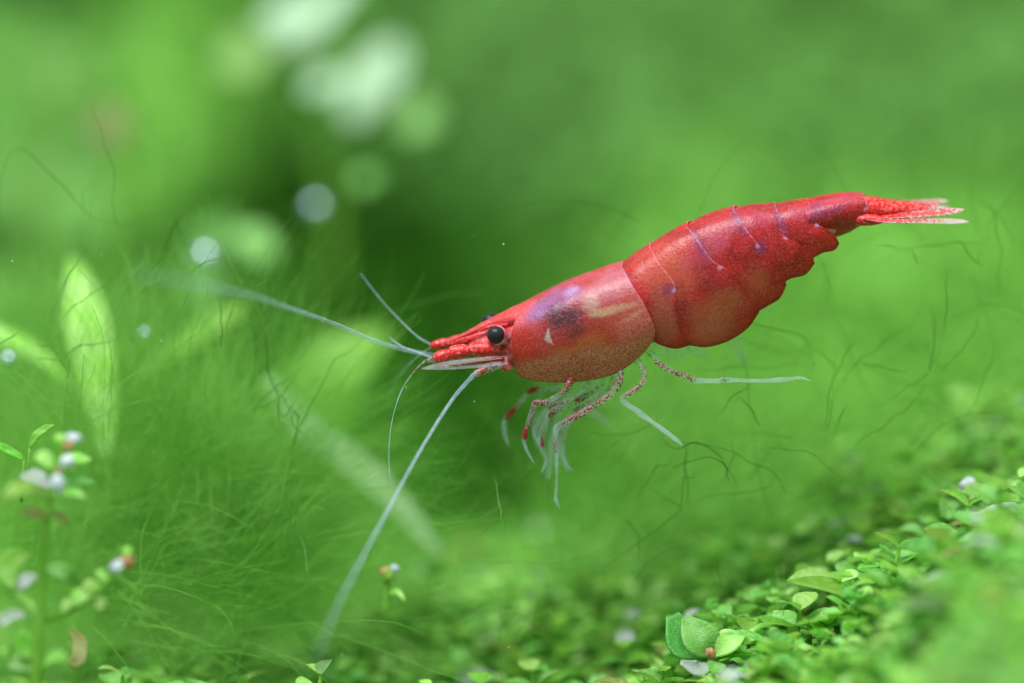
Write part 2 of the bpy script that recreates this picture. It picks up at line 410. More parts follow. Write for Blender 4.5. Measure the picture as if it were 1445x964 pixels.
# --- continuous inner body (head to last segment)
BT = [(662, 484, 500, .025), (684, 470, 508, .05), (704, 462, 516, .085), (722, 448, 520, .115), (745, 441, 526, .15), (790, 420, 530, .18), (840, 402, 526, .19),
      (880, 396, 506, .185), (915, 372, 486, .18), (960, 345, 470, .18), (1000, 326, 452, .175), (1040, 312, 424, .16), (1090, 304, 385, .14),
      (1140, 296, 348, .115), (1180, 288, 330, .09), (1214, 283, 318, .07)]
def build_body():
    P = catmull([(a, b, c, w * 1000) for a, b, c, w in BT], 70); V = []; F = []; ns = 28
    for (px, t_, b_, w) in P:
        w /= 1000; h = (b_ - t_) / 2 / PX; mid = (zc(px) - (t_ + b_) / 2) / PX
        for k in range(ns):
            a = 2 * math.pi * k / ns
            V.append(rolled(px, w * math.sin(a), mid + h * math.cos(a)))
    for i in range(len(P) - 1):
        for k in range(ns):
            F.append((i*ns+k, i*ns+(k+1) % ns, (i+1)*ns+(k+1) % ns, (i+1)*ns+k))
    F.append(tuple(range(ns))); F.append(tuple((len(P)-1)*ns + k for k in range(ns))[::-1])
    return mesh_obj('body', V, F, M_FLESH, shrimp)
body = build_body()

def plate(name, top, rear, bottom, front, W, mat, phim=118, lift=(0.0, 0.008), frontlow=0.0, nk=44, ns=30, thick=0.005, flat=1.0):
    """shell plate: Coons patch of the traced near flank, mirrored over the back.
    top/bottom run front->rear, front/rear run back->belly (photo pixels). W: half-widths along k."""
    c0, c1 = catmull([(*p, 0) for p in top], 200), catmull([(*p, 0) for p in bottom], 200)
    d0, d1 = catmull([(*p, 0) for p in front], 200), catmull([(*p, 0) for p in rear], 200)
    g = lambda c, t: c[min(int(round(t * 199)), 199)][:2] if t in (0, 1) else (lambda f: c[int(f)][:2] * (1 - f % 1) + c[min(int(f) + 1, 199)][:2] * (f % 1))(t * 199)
    ks = np.concatenate([np.linspace(0, 0.9, nk - 10), np.linspace(0.915, 1, 10)]); nk = len(ks)
    pm = math.radians(phim)
    wk = np.interp(ks, np.linspace(0, 1, len(W)), W)
    V = []; F = []; A = {'k': [], 's': [], 'klen': [], 'slen': []}
    kl = np.linalg.norm(c0[-1][:2] - c0[0][:2]) / PX; sl = float(np.sum(np.linalg.norm(np.diff(d1[:, :2], axis=0), axis=1))) / PX
    cols = 2 * ns + 1
    for i, k in enumerate(ks):
        row = {}
        for j in range(ns + 1):
            ph = pm * j / ns; s = (1 - math.cos(ph)) / (1 - math.cos(pm))
            p = (1-s)*g(c0, k) + s*g(c1, k) + (1-k)*g(d0, s) + k*g(d1, s) - ((1-s)*(1-k)*c0[0][:2] + s*(1-k)*c1[0][:2] + (1-s)*k*c0[-1][:2] + s*k*c1[-1][:2])
            lf = lift[0] * (1 - sm(0, 0.5, k)) + lift[1] * sm(0.5, 1, k) * (1 + 1.8 * sm(.45, .7, s)) + frontlow * (1 - sm(0, 0.3, k)) * sm(0.35, 0.6, s)
            Y = wk[i] * (math.sin(ph) ** flat) + lf * (0.25 + 0.75 * math.sin(min(ph, math.pi / 2)))
            dz = near(p[0], p[1], Y)
            row[j] = (p[0], Y, dz + lf * math.cos(ph) * 0.6, s)
        for j in range(-ns, ns + 1):
            px, Y, dz, s = row[abs(j)]
            # the traced top line is the outline, so hold it at the ridge
            V.append(rolled(px, math.copysign(Y, j), dz))
            A['k'].append(k); A['s'].append(s); A['klen'].append(kl); A['slen'].append(sl)
    for i in range(nk - 1):
        for j in range(cols - 1):
            F.append((i*cols+j, i*cols+j+1, (i+1)*cols+j+1, (i+1)*cols+j))
    o = mesh_obj(name, V, F, mat, body, attrs=A)
    m = o.modifiers.new('thickness', 'SOLIDIFY'); m.thickness = thick; m.offset = 1.0
    return o

plate('carapace', [(736, 437), (769, 422), (804, 405), (840, 392), (878, 380)], [(878, 380), (893, 409), (906, 430), (916, 450), (922, 468), (918, 482), (908, 496)],
      [(728, 528), (744, 536), (792, 540), (829, 537), (866, 527), (890, 512), (908, 496)], [(736, 437), (727, 452), (722, 470), (723, 488), (724, 505), (728, 528)],
      [.128, .17, .195, .205, .21, .21, .2], M_CAR, 122, (0, .005), nk=60, ns=36)
plate('shell_plate', [(868, 388), (890, 369), (916, 352)], [(916, 352), (929, 376), (948, 402), (952, 430), (958, 460), (970, 487)],
      [(912, 474), (920, 482), (933, 488), (952, 492), (970, 487)], [(868, 388), (886, 414), (902, 445), (912, 474)], [.19, .197, .2, .2], M_ABD, 112, (-.003, .004))
plate('shell_plate', [(906, 359), (938, 337), (968, 322)], [(968, 322), (985, 347), (1003, 371), (1034, 388), (1057, 420), (1069, 440)],
      [(963, 485), (976, 488), (997, 490), (1027, 481), (1053, 463), (1069, 440)], [(906, 359), (925, 388), (940, 412), (945, 447), (963, 485)], [.196, .203, .203, .196], M_ABD, 112, (-.003, .004), .010)
plate('shell_plate', [(956, 330), (995, 310), (1034, 299)], [(1034, 299), (1046, 322), (1060, 340), (1075, 357), (1096, 377), (1107, 402)],
      [(1040, 452), (1060, 444), (1078, 434), (1098, 421), (1107, 402)], [(956, 330), (985, 375), (1015, 415), (1040, 452)], [.188, .19, .182, .172], M_ABD, 112, (-.004, .004))
plate('shell_plate', [(1024, 303), (1058, 296), (1093, 293)], [(1093, 293), (1097, 314), (1101, 333), (1122, 345), (1141, 357), (1147, 372)],
      [(1084, 408), (1100, 402), (1113, 394), (1134, 388), (1147, 372)], [(1024, 303), (1045, 340), (1065, 378), (1084, 408)], [.168, .163, .152, .142], M_ABD, 112, (-.004, .004))
plate('shell_plate', [(1084, 296), (1110, 290), (1139, 286)], [(1139, 286), (1143, 300), (1149, 317), (1162, 324), (1175, 333), (1182, 344)],
      [(1124, 374), (1140, 368), (1158, 358), (1176, 353), (1182, 344)], [(1084, 296), (1095, 326), (1108, 350), (1124, 374)], [.138, .134, .126, .116], M_ABD, 112, (-.004, .003))
plate('shell_plate', [(1130, 290), (1160, 283), (1195, 277), (1218, 277)], [(1218, 277), (1221, 287), (1222, 298), (1220, 309), (1215, 318)],
      [(1140, 344), (1172, 337), (1196, 329), (1215, 318)], [(1130, 290), (1134, 310), (1136, 328), (1140, 344)], [.112, .107, .094, .072], M_ABD, 150, (-.003, .0))

# --- rostrum: toothed blade over the eyes
def build_rostrum():
    prof = [(760, 426, 452, .10), (735, 432.5, 458, .08), (715, 440, 461, .052), (697, 448, 463, .034), (680, 456, 467, .024), (664, 465, 473, .016), (650, 472.5, 477, .010), (638, 479, 480, .004)]
    P = catmull([(a, b, c, w * 1000) for a, b, c, w in prof], 60); V = []; F = []; ns = 14
    for i, (px, t_, b_, w) in enumerate(P):
        w /= 1000; t_ -= (0.0 if px > 728 else 1.5 * max(0, (i * 0.42) % 1.0))
        h = (b_ - t_) / 2 / PX; mid = (zc(px) - (t_ + b_) / 2) / PX + 0.5 * SR * w
        for k in range(ns):
            a = 2 * math.pi * k / ns
            V.append(rolled(px, w * math.sin(a), mid + h * math.cos(a)))
    for i in range(len(P) - 1):
        for k in range(ns): F.append((i*ns+k, i*ns+(k+1) % ns, (i+1)*ns+(k+1) % ns, (i+1)*ns+k))
    F.append(tuple(range(ns))); F.append(tuple((len(P)-1)*ns + k for k in range(ns))[::-1])
    mesh_obj('rostrum', V, F, M_CAR, shrimp, attrs={k: [0.0] * len(V) for k in ('k', 's', 'klen', 'slen')})
build_rostrum()

def uvsphere(c, r, nu=20, nv=12, sq=(1, 1, 1)):
    V = []; F = []
    for j in range(nv + 1):
        a = math.pi * j / nv
        for i in range(nu):
            b = 2 * math.pi * i / nu
            V.append(Vector((c[0] + r*sq[0]*math.sin(a)*math.cos(b), c[1] + r*sq[1]*math.sin(a)*math.sin(b), c[2] + r*sq[2]*math.cos(a))))
    for j in range(nv):
        for i in range(nu): F.append((j*nu+i, (j+1)*nu+i, (j+1)*nu+(i+1) % nu, j*nu+(i+1) % nu))
    return V, F

def add_tube(name, pts, mat, parent=shrimp, n=40, sides=8, flat=1.0, flatdir=(0, 1, 0), milkiness=0.0):
    """pts: (px, py, y, radius cm, pigment)"""
    P = catmull([(*loc(a, b, c), r, g) for a, b, c, r, g in pts], n)
    V, F = tube(P, [max(p[3], 0.0006) for p in P], sides, flat=flat, flatdir=flatdir)
    pig = np.repeat(np.clip(P[:, 4], 0, 1), sides)
    milk = np.repeat(milkiness * np.clip(1 - P[:, 4] / .4, 0, 1), sides)
    return mesh_obj(name, V, F, mat, parent, attrs={'pig': pig, 'milk': milk})

# --- eyes on short stalks
for (px, py, y, sx) in ((700, 473, -.135, 1), (692, 454, .07, -1)):
    V, F = uvsphere(loc(px, py, y), 12.8 / PX, 28, 18)
    e = mesh_obj('eye', V, F, M_EYE, shrimp)
    cy = y + .018 if sx > 0 else y + .008
    V, F = uvsphere(loc(px + 2.0, py + (1.0 if sx > 0 else 7), cy), 14.2 / PX, 28, 18)
    mesh_obj('eye_cup', V, F, M_CUP, e)
    add_tube('eye_stalk', [(px + 4, py + (1 if sx > 0 else 8), cy + sx * .004, .036, 0), (px + 12, py + (2 if sx > 0 else 12), y + sx * .05, .036, 0), (px + 22, py + (4 if sx > 0 else 16), y + sx * .09, .03, 0)], M_CUP, e, 12, 14)

# --- antennule bases: three barrel segments each
for (pts, y) in (([(706, 488, .028), (690, 492, .036), (672, 493, .034), (661, 494, .026), (656, 495, .033), (640, 498, .036), (634, 500, .026), (630, 501, .031), (620, 504, .031), (613, 506, .017)], -.10),
                 ([(694, 474, .03), (676, 475, .032), (660, 479, .025), (655, 480, .03), (640, 483, .032), (632, 484, .024), (628, 485, .028), (616, 487, .025), (607, 489, .014)], .05)):
    add_tube('antennule_base', [(a, b, y, r * .88, 0) for a, b, r in pts], M_PED, shrimp, 60, 14)
add_tube('head_spine', [(716, 459, -.10, .010, 0), (692, 461, -.12, .007, 0), (674, 469, -.11, .003, 0)], M_PED, shrimp, 20, 8)

# --- antennal scales: flat clear blades with a red rib
def blade(name, spine, wid, mat, parent, wdir, thick=.004, n=30, pig=None, m=8, cup=0.0):
    """flat blade: spine (px,py,y), widths cm, wdir = direction of width"""
    P = catmull([(*loc(*s), w, g) for s, w, g in zip(spine, wid, pig or [0] * len(spine))], n); V = []; F = []; A = []
    wd = Vector(wdir).normalized()
    for i in range(n):
        p = Vector(P[i][:3]); t = Vector(P[min(i+1, n-1)][:3]) - Vector(P[max(i-1, 0)][:3]); t.normalize()
        w = (wd - t * wd.dot(t)).normalized(); nn = t.cross(w)
        for j in range(m + 1):
            u = 2 * j / m - 1
            V.append(p + w * u * max(P[i][3], 1e-3) + nn * cup * (u * u) * P[i][3]); A.append(max(0, P[i][4] * (1.15 - 0.5 * abs(u))))
    for i in range(n - 1):
        for j in range(m): F.append((i*(m+1)+j, i*(m+1)+j+1, (i+1)*(m+1)+j+1, (i+1)*(m+1)+j))
    o = mesh_obj(name, V, F, mat, parent, attrs={'pig': A})
    md = o.modifiers.new('thickness', 'SOLIDIFY'); md.thickness = thick; md.offset = 0
    return o
for y, dy in ((-.135, 0), (.09, -10)):
    s = blade('antennal_scale', [(716, 508 + dy, y), (690, 510 + dy, y - .01), (650, 514 + dy, y - .01), (618, 517 + dy, y), (596, 520 + dy, y + .01)], [.024, .028, .025, .018, .003], M_SCALE, shrimp, (0, -.75, -.8), pig=[.35, .12, .05, 0.02, 0], m=8)
    add_tube('rib', [(712, 506 + dy, y - .012, .010, .9), (680, 510 + dy, y - .02, .007, .8), (640, 515 + dy, y - .02, .004, .6), (612, 518 + dy, y - .01, .002, .2)], M_LIMB, s, 24, 6)
add_tube('jaw', [(720, 498, -.045, .036, .25), (711, 509, -.05, .034, .15), (720, 520, -.045, .026, .1)], M_FLESH, shrimp, 16, 12)

# --- long antennae
a1 = add_tube('antenna', [(706, 513, -.10, .018, .3), (690, 519, -.13, .02, .5), (674, 526, -.15, .017, .6), (666, 532, -.16, .010, .05), (640, 562, -.18, .008, 0), (605, 617, -.28, .0073, 0), (572, 676, -.45, .007, 0),
                          (554, 711, -.58, .0065, 0), (524, 768, -.8, .0055, 0), (497, 822, -1.05, .004, 0), (483, 857, -1.25, .0026, 0), (470, 890, -1.45, .0008, 0)], M_ANT, n=110, sides=8)
a2 = add_tube('antenna', [(690, 505, .10, .016, .3), (640, 505, .10, .011, .1), (600, 500, .08, .009, 0), (539, 484.6, -.02, .0085, 0), (472, 456, -.20, .008, 0), (423, 438, -.5, .008, 0), (373, 420, -.9, .007, 0),
                          (306, 406, -1.5, .006, 0), (262, 398, -2.0, .004, 0)], M_ANT, n=110, sides=8)
# --- antennules (two thin whips each side)
for pts in ([(609, 487, .05, .008, .2), (590, 476, .06, .0068, 0), (572, 460, .08, .0052, 0), (539, 426, .13, .004, 0), (506, 385, .2, .0022, 0)],
            [(612, 504, -.1, .009, .9), (600, 510, -.1, .0065, .8), (589, 520, -.11, .005, .7), (572, 543, -.12, .0042, .55), (562, 566, -.14, .0038, .35), (554, 599, -.16, .003, .1), (551, 642, -.2, .0026, 0), (554, 682, -.25, .0014, 0)],
            [(608, 490, .05, .007, .6), (589, 503, .12, .005, .2), (565, 526, .25, .004, 0), (548, 555, .38, .0036, 0), (538, 590, .5, .002, 0)],
            [(611, 505, -.1, .008, .3), (590, 497, -.06, .006, 0), (566, 488, .0, .005, 0), (548, 476, .12, .003, 0)]):
    add_tube('antennule', [(a, b, c, r * .68, g * .6) for a, b, c, r, g in pts], M_ANT, n=60, sides=6)

# --- walking legs (near side spotted, far side pale and soft)
LEG = lambda pts, mat=M_LIMB, milk=0.2: add_tube('walking_leg', [(p[0], p[1], p[2] * (0.35 if i == 0 else 0.72), p[3] * .74, p[4]) for i, p in enumerate(pts)], mat, n=90, sides=12, milkiness=milk)
LEG([(912, 492, -.10, .026, .2), (922, 504, -.15, .02, .35), (929, 514, -.17, .019, .42), (950, 525, -.19, .016, .45), (968, 532, -.2, .015, .5), (978, 537, -.2, .0185, .3), (984, 537, -.2, .0145, .12), (1010, 537, -.2, .013, 0),
     (1018, 536, -.2, .0175, .4), (1024, 536, -.2, .0165, .22), (1032, 536, -.2, .0115, .04), (1070, 537, -.2, .0105, 0), (1104, 535, -.2, .0145, .06), (1112, 534, -.2, .0095, 0), (1128, 533, -.2, .007, 0), (1141, 538, -.2, .0015, 0)])
LEG([(890, 500, -.11, .028, .15), (901, 513, -.16, .02, .3), (908, 527, -.19, .017, .42), (903, 542, -.21, .0165, .4), (890, 552, -.22, .016, .48), (880, 558, -.23, .0175, .4), (877, 563, -.23, .020, .25),
     (886, 572, -.24, .015, .03), (898, 579, -.25, .0155, .02), (903, 584, -.25, .0195, .14), (912, 590, -.26, .013, 0), (934, 606, -.29, .0135, 0), (950, 618, -.32, .012, 0), (959, 626, -.34, .004, 0)])
LEG([(866, 508, -.11, .03, .15), (874, 524, -.16, .021, .4), (872, 540, -.18, .021, .48), (862, 554, -.19, .02, .42), (848, 565, -.2, .02, .5), (820, 582, -.2, .0195, .5), (800, 593, -.2, .0185, .45), (788, 600, -.2, .0185, .3),
     (784, 605, -.2, .0175, .06), (784, 620, -.2, .015, .33), (786, 634, -.2, .015, .38), (785, 643, -.2, .012, .1), (785, 670, -.2, .009, .28), (784, 694, -.2, .0085, .12), (784, 704, -.2, .0115, 0), (790, 716, -.19, .002, 0)])
LEG([(846, 516, -.02, .026, .1), (850, 540, .0, .017, .3), (838, 552, .0, .015, .34), (818, 564, -.01, .019, .55), (806, 572, -.02, .014, .3), (788, 579, -.02, .015, .42), (778, 584, -.02, .016, .55), (772, 596, -.02, .012, .2),
     (768, 612, -.01, .012, .3), (765, 630, 0, .015, .6), (767, 638, .0, .011, .05), (770, 652, .02, .010, 0), (764, 668, .03, .003, 0)])
LEG([(808, 520, -.12, .03, .4), (803, 540, -.17, .022, .62), (796, 551, -.18, .017, .5), (780, 562, -.18, .015, .25), (766, 568, -.18, .017, .55), (755, 567, -.18, .015, .5), (750, 580, -.18, .013, .35), (745, 595, -.18, .012, .38),
     (740, 614, -.18, .0165, .85), (739, 622, -.18, .012, .06), (744, 636, -.18, .009, 0), (753, 652, -.17, .003, 0)])
LEG([(800, 520, .1, .024, .1), (790, 545, .16, .014, .05), (770, 550, .18, .013, .1), (752, 551, .2, .018, .85), (742, 560, .22, .014, .25), (730, 574, .24, .014, .42), (717, 588, .26, .018, .9), (712, 595, .27, .013, .1), (712, 612, .28, .014, 0), (717, 632, .3, .004, 0)], M_FAR)
for pts in ([(826, 520, .12, .024, .05), (822, 550, .25, .02, 0), (790, 572, .35, .018, 0), (764, 590, .4, .018, 0), (757, 612, .42, .018, 0), (760, 634, .45, .01, 0)],
            [(850, 512, .12, .024, .05), (838, 552, .3, .02, 0), (808, 590, .42, .02, 0), (796, 612, .45, .024, .3), (792, 640, .45, .02, 0), (800, 660, .42, .014, 0), (803, 668, .4, .004, 0)],
            [(880, 505, .12, .024, .05), (870, 540, .3, .018, .05), (832, 578, .45, .02, 0), (850, 592, .5, .018, 0), (868, 606, .55, .008, 0)],
            [(800, 560, .3, .014, 0), (782, 610, .4, .016, 0), (778, 650, .42, .02, 0), (774, 680, .42, .01, 0)]):
    LEG(pts, M_FAR)
for pts in ([(830, 524, -.1, .02, .3), (828, 545, -.1, .012, .3), (800, 566, -.08, .011, .3), (778, 572, -.06, .012, .5), (770, 590, -.05, .009, .2), (762, 612, -.05, .010, .35), (760, 622, -.05, .0075, 0), (764, 640, -.04, .003, 0)],
            [(790, 524, -.02, .02, .3), (784, 548, 0, .012, .2), (764, 556, .02, .011, .35), (756, 574, .04, .010, .2), (752, 600, .05, .010, .4), (754, 615, .06, .007, 0), (760, 628, .07, .002, 0)],
            [(860, 514, .0, .02, .3), (862, 545, .05, .012, .35), (836, 566, .1, .012, .3), (812, 580, .12, .013, .45), (800, 596, .13, .010, .2), (796, 625, .14, .010, .3), (797, 650, .15, .008, 0), (806, 664, .15, .005, 0), (810, 668, .15, .002, 0)]):
    LEG(pts)
# --- swimmerets under the abdomen, pale and glassy
for sp, wd in (([(936, 478, -.05), (930, 492, -.06), (924, 500, -.06)], [.05, .045, .01]),
               ([(975, 476, .02), (985, 492, .06), (998, 503, .1)], [.04, .035, .01]),
               ([(1030, 470, .12), (1044, 488, .24), (1052, 502, .3), (1058, 518, .34)], [.03, .03, .025, .008]),
               ([(955, 480, .14), (962, 500, .22), (966, 508, .25)], [.05, .05, .012]),
               ([(1065, 430, .02), (1078, 437, .03), (1086, 440, .05)], [.03, .02, .006])):
    blade('swimmeret', sp, wd, M_FAR, shrimp, (1, .3, .2), n=16, m=6)

# --- tail: telson and four uropods
def build_telson():
    prof = [(1206, 279, 306, .082), (1225, 276.5, 306, .074), (1251, 281, 303, .064), (1288, 285.5, 300, .05), (1315, 289, 298.5, .038), (1335, 292.5, 298, .028), (1352, 296, 297.5, .008)]
    P = catmull([(a, b, c, w * 1000) for a, b, c, w in prof], 40); V = []; F = []; A = []; ns = 16
    for (px, t_, b_, w) in P:
        w /= 1000; h = (b_ - t_) / 2 / PX; mid = (zc(px) - (t_ + b_) / 2) / PX
        for k in range(ns):
            a = 2 * math.pi * k / ns
            V.append(rolled(px, w * math.sin(a), mid + h * math.cos(a))); A.append(1.0 if px < 1285 else max(.35, 1 - (px - 1285) / 60))
    for i in range(len(P) - 1):
        for k in range(ns): F.append((i*ns+k, i*ns+(k+1) % ns, (i+1)*ns+(k+1) % ns, (i+1)*ns+k))
    F.append(tuple(range(ns))); F.append(tuple((len(P)-1)*ns + k for k in range(ns))[::-1])
    mesh_obj('telson', V, F, M_FAN, shrimp, attrs={'pig': A})
build_telson()
for y, dy in ((-.075, 0), (.06, -12)):
    add_tube('uropod_base', [(1198, 310 + dy, y * .5, .02, 1), (1214, 311 + dy, y * .85, .026, .9), (1230, 311 + dy, y, .024, .75), (1248, 312 + dy, y - .02, .008, .6)], M_PED, shrimp, 20, 12, milkiness=.5)
blade('uropod', [(1214, 308, -.07), (1240, 312, -.11), (1280, 313, -.15), (1320, 314, -.19), (1346, 315, -.22), (1357, 316, -.23)], [.02, .034, .04, .042, .034, .008], M_FAN, shrimp, (0, -1, -.30), pig=[.9, .7, .55, .35, .08, 0])
blade('uropod', [(1214, 304, -.04), (1240, 305, -.06), (1280, 304, -.09), (1320, 301, -.11), (1343, 299, -.12), (1355, 297, -.12)], [.02, .035, .042, .045, .035, .01], M_FAN, shrimp, (0, -1, -.38), pig=[.9, .9, .7, .6, .5, .1])
blade('uropod', [(1214, 290, .06), (1250, 287, .1), (1290, 285, .13), (1320, 283, .15), (1337, 281, .16), (1345, 281, .17)], [.02, .034, .036, .036, .026, .008], M_FAN, shrimp, (0, -1, -.36), pig=[.8, .7, .55, .5, .35, .05])
blade('uropod', [(1214, 292, .07), (1250, 292, .12), (1300, 290, .17), (1330, 289, .2), (1350, 290, .22)], [.02, .034, .038, .034, .008], M_FAN, shrimp, (0, -1, -.3), pig=[.8, .6, .4, .2, 0])

# ------------------------------------------------------------------ filamentous algae
def strand_mesh(pts, rad, S=3):
    """pts (N, K, 3), rad (N, K) -> verts, faces (three-sided threads)"""
    N, K, _ = pts.shape
    d = pts[:, -1] - pts[:, 0]; d /= np.linalg.norm(d, axis=1)[:, None] + 1e-9
    ref = np.where(np.abs(d[:, 2:3]) < 0.8, np.array([[0, 0, 1.0]]), np.array([[1.0, 0, 0]]))
    a = np.cross(d, ref); a /= np.linalg.norm(a, axis=1)[:, None] + 1e-9; b = np.cross(d, a)
    V = np.empty((N, K, S, 3))
    for k in range(S):
        w = 2 * math.pi * k / S
        V[:, :, k] = pts + (a * math.cos(w) + b * math.sin(w))[:, None, :] * rad[:, :, None]
    V = V.reshape(-1, 3)
    base = (np.arange(N) * K * S)[:, None, None] + (np.arange(K - 1) * S)[None, :, None]
    k0 = np.arange(S)[None, None, :]; k1 = (k0 + 1) % S
    F = np.stack([base + k0, base + k1, base + S + k1, base + S + k0], axis=-1).reshape(-1, 4)
    return V, F

def fast_mesh(name, V, F, mat):
    me = bpy.data.meshes.new(name); nf, n = F.shape
    me.vertices.add(len(V)); me.vertices.foreach_set('co', V.astype(np.float32).ravel())
    me.loops.add(nf * n); me.loops.foreach_set('vertex_index', F.astype(np.int32).ravel())
    me.polygons.add(nf); me.polygons.foreach_set('loop_start', np.arange(0, nf * n, n, dtype=np.int32))
    me.polygons.foreach_set('use_smooth', np.ones(nf, dtype=bool))
    me.materials.append(mat); me.update(calc_edges=True); me.validate()
    return me

def grow(rng, start, ang, tilt, length, K, curl, wander):
    """threads that start at start (N,3), head off at angle ang in the x-z plane and tilt in y"""
    N = len(start); pts = np.empty((N, K, 3)); pts[:, 0] = start
    a = ang.copy(); t = tilt.copy(); c = rng.normal(0, curl, N)
    for k in range(1, K):
        a += c + rng.normal(0, wander, N); t += rng.normal(0, wander * 0.6, N)
        st = (length / (K - 1))[:, None]
        pts[:, k] = pts[:, k-1] + st * np.stack([np.cos(a) * np.cos(t), np.sin(t), np.sin(a) * np.cos(t)], 1)
    return pts

rng = np.random.default_rng(11)
M_HAIR = strand_mat('hair_algae', lin(128, 200, 78), lin(168, 224, 116))
M_DARK = strand_mat('dark_algae_thread', lin(58, 102, 34), lin(86, 138, 54))
M_LIGHT = strand_mat('pale_algae_thread', lin(120, 178, 92), lin(160, 206, 130))
def mat_moss():
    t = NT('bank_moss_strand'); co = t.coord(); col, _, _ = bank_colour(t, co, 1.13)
    d = t.n('ShaderNodeBsdfDiffuse'); t.put(d.inputs[0], col); tr = t.n('ShaderNodeBsdfTranslucent'); t.put(tr.inputs[0], col)
    ms = t.n('ShaderNodeMixShader'); ms.inputs[0].default_value = 0.4; t.l(d.outputs[0], ms.inputs[1]); t.l(tr.outputs[0], ms.inputs[2])
    return t.done(ms.outputs[0])
M_MOSS = mat_moss()

def ell(n, c, r):
    u = rng.normal(size=(n, 3)); u /= np.linalg.norm(u, axis=1)[:, None]
    return np.array(c) + u * (rng.random(n) ** (1 / 2.2))[:, None] * np.array(r)

# the soft cloud of hair algae on the left
def hair_cloud():
    P = []; R = []
    for (px, py, y, rx, ry, rz, n, a0) in ((230, 700, 1.1, 1.0, 1.0, .5, 3000, 22), (340, 660, 1.3, .5, 1.0, .3, 900, 18), (130, 590, 1.9, .6, .9, .35, 700, 50),
                                           (300, 840, .9, .9, .9, .42, 1400, 8), (470, 830, 1.0, .6, .8, .22, 300, 12), (60, 480, 2.0, .5, .9, .4, 260, 65), (130, 580, .35, .5, .35, .4, 170, 60), (330, 560, .5, .6, .4, .3, 130, 40)):
        c = at(px, py, y); st = ell(n, c, (rx, ry, rz)); L = rng.uniform(.35, 1.1, n)
        f = np.array([noise.noise(Vector(p) * 1.1) for p in st])
        ang = np.radians(a0) + f * 1.7 + rng.normal(0, .5, n) + np.where(rng.random(n) < .25, math.pi, 0)
        K = 9; p = grow(rng, st, ang, rng.normal(0, .45, n), L, K, .09, .09)
        p += (np.array(c) - p.mean(axis=(0, 1))) * 0.6
        P.append(p); R.append(rng.uniform(.0008, .0016, n)[:, None] * np.linspace(1, .5, K)[None, :])
    P = np.concatenate(P); R = np.concatenate(R)
    V, F = strand_mesh(P, R)
    o = link_mesh('hair_algae', fast_mesh('hair_algae', V, F, M_HAIR))
    tag(o, 'soft cloud of fine green hair algae filling the left of the tank', 'algae', kind='stuff')
hair_cloud()

def bank_moss():
    n = 26000; x = rng.uniform(-7, 7, n); y = rng.uniform(2.6, 14, n)
    keep = np.abs(x) < (CAMD + y) * 0.165 + .6; x = x[keep]; y = y[keep]; n = len(x)
    z = np.array([H(a, b) for a, b in zip(x, y)]) - .03
    st = np.stack([x, y, z], 1); K = 4
    p = grow(rng, st, rng.normal(math.pi / 2, .7, n), rng.normal(-.5, .5, n), rng.uniform(.12, .42, n) * np.clip(y / 6, .5, 1.3), K, .2, .15)
    V, F = strand_mesh(p, rng.uniform(.012, .022, n)[:, None] * np.linspace(1, .35, K)[None, :])
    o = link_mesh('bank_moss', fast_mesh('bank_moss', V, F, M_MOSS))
    tag(o, 'out of focus green moss covering the bank behind the shrimp', 'moss', kind='stuff')
bank_moss()

# separate threads that can be told apart: tufts, each thread a part
def tuft(label, base, threads, mat, name='algae_tuft'):
    """threads: list of (list of (px, py, y)), radius)"""
    r = empty(name, base); tag(r, label, 'algae', 'loose algae threads')
    for pts, rad in threads:
        P = catmull([tuple(at(*p) - Vector(base)) for p in pts], 26)
        L = float(np.linalg.norm(P[-1] - P[0])); sd = RND.random() * 90
        # loose ends run on past the clearest stretch, drifting out of the plane of focus
        e0, e1 = P[0] - P[3], P[-1] - P[-4]
        head = [P[0] + e0 * (.9 * q) + np.array([0, .10 * q * q * L, -.012 * q * q * L]) for q in (3, 2, 1)]; tail = [P[-1] + e1 * (.9 * q) + np.array([0, .12 * q * q * L, .03 * q * q * L]) for q in (1, 2, 3)]
        P = np.array(head + list(P) + tail); K = len(P)
        for i in range(K):
            w = min(.022, .045 * L); v = noise.noise_vector(Vector((i * .16, sd, 0))); P[i] += np.array(v) * w
        V, F = tube(P, [rad * .44 * (math.sin(math.pi * (i + 1.5) / (K + 2)) ** .5) for i in range(K)], 5)
        mesh_obj('thread', V, F, mat, r)
    return r
def T(pts, y, rad=.0032): return ([(a, b, (y - .1) * .4 + .04 * math.sin(a * .3)) for a, b in pts], rad)

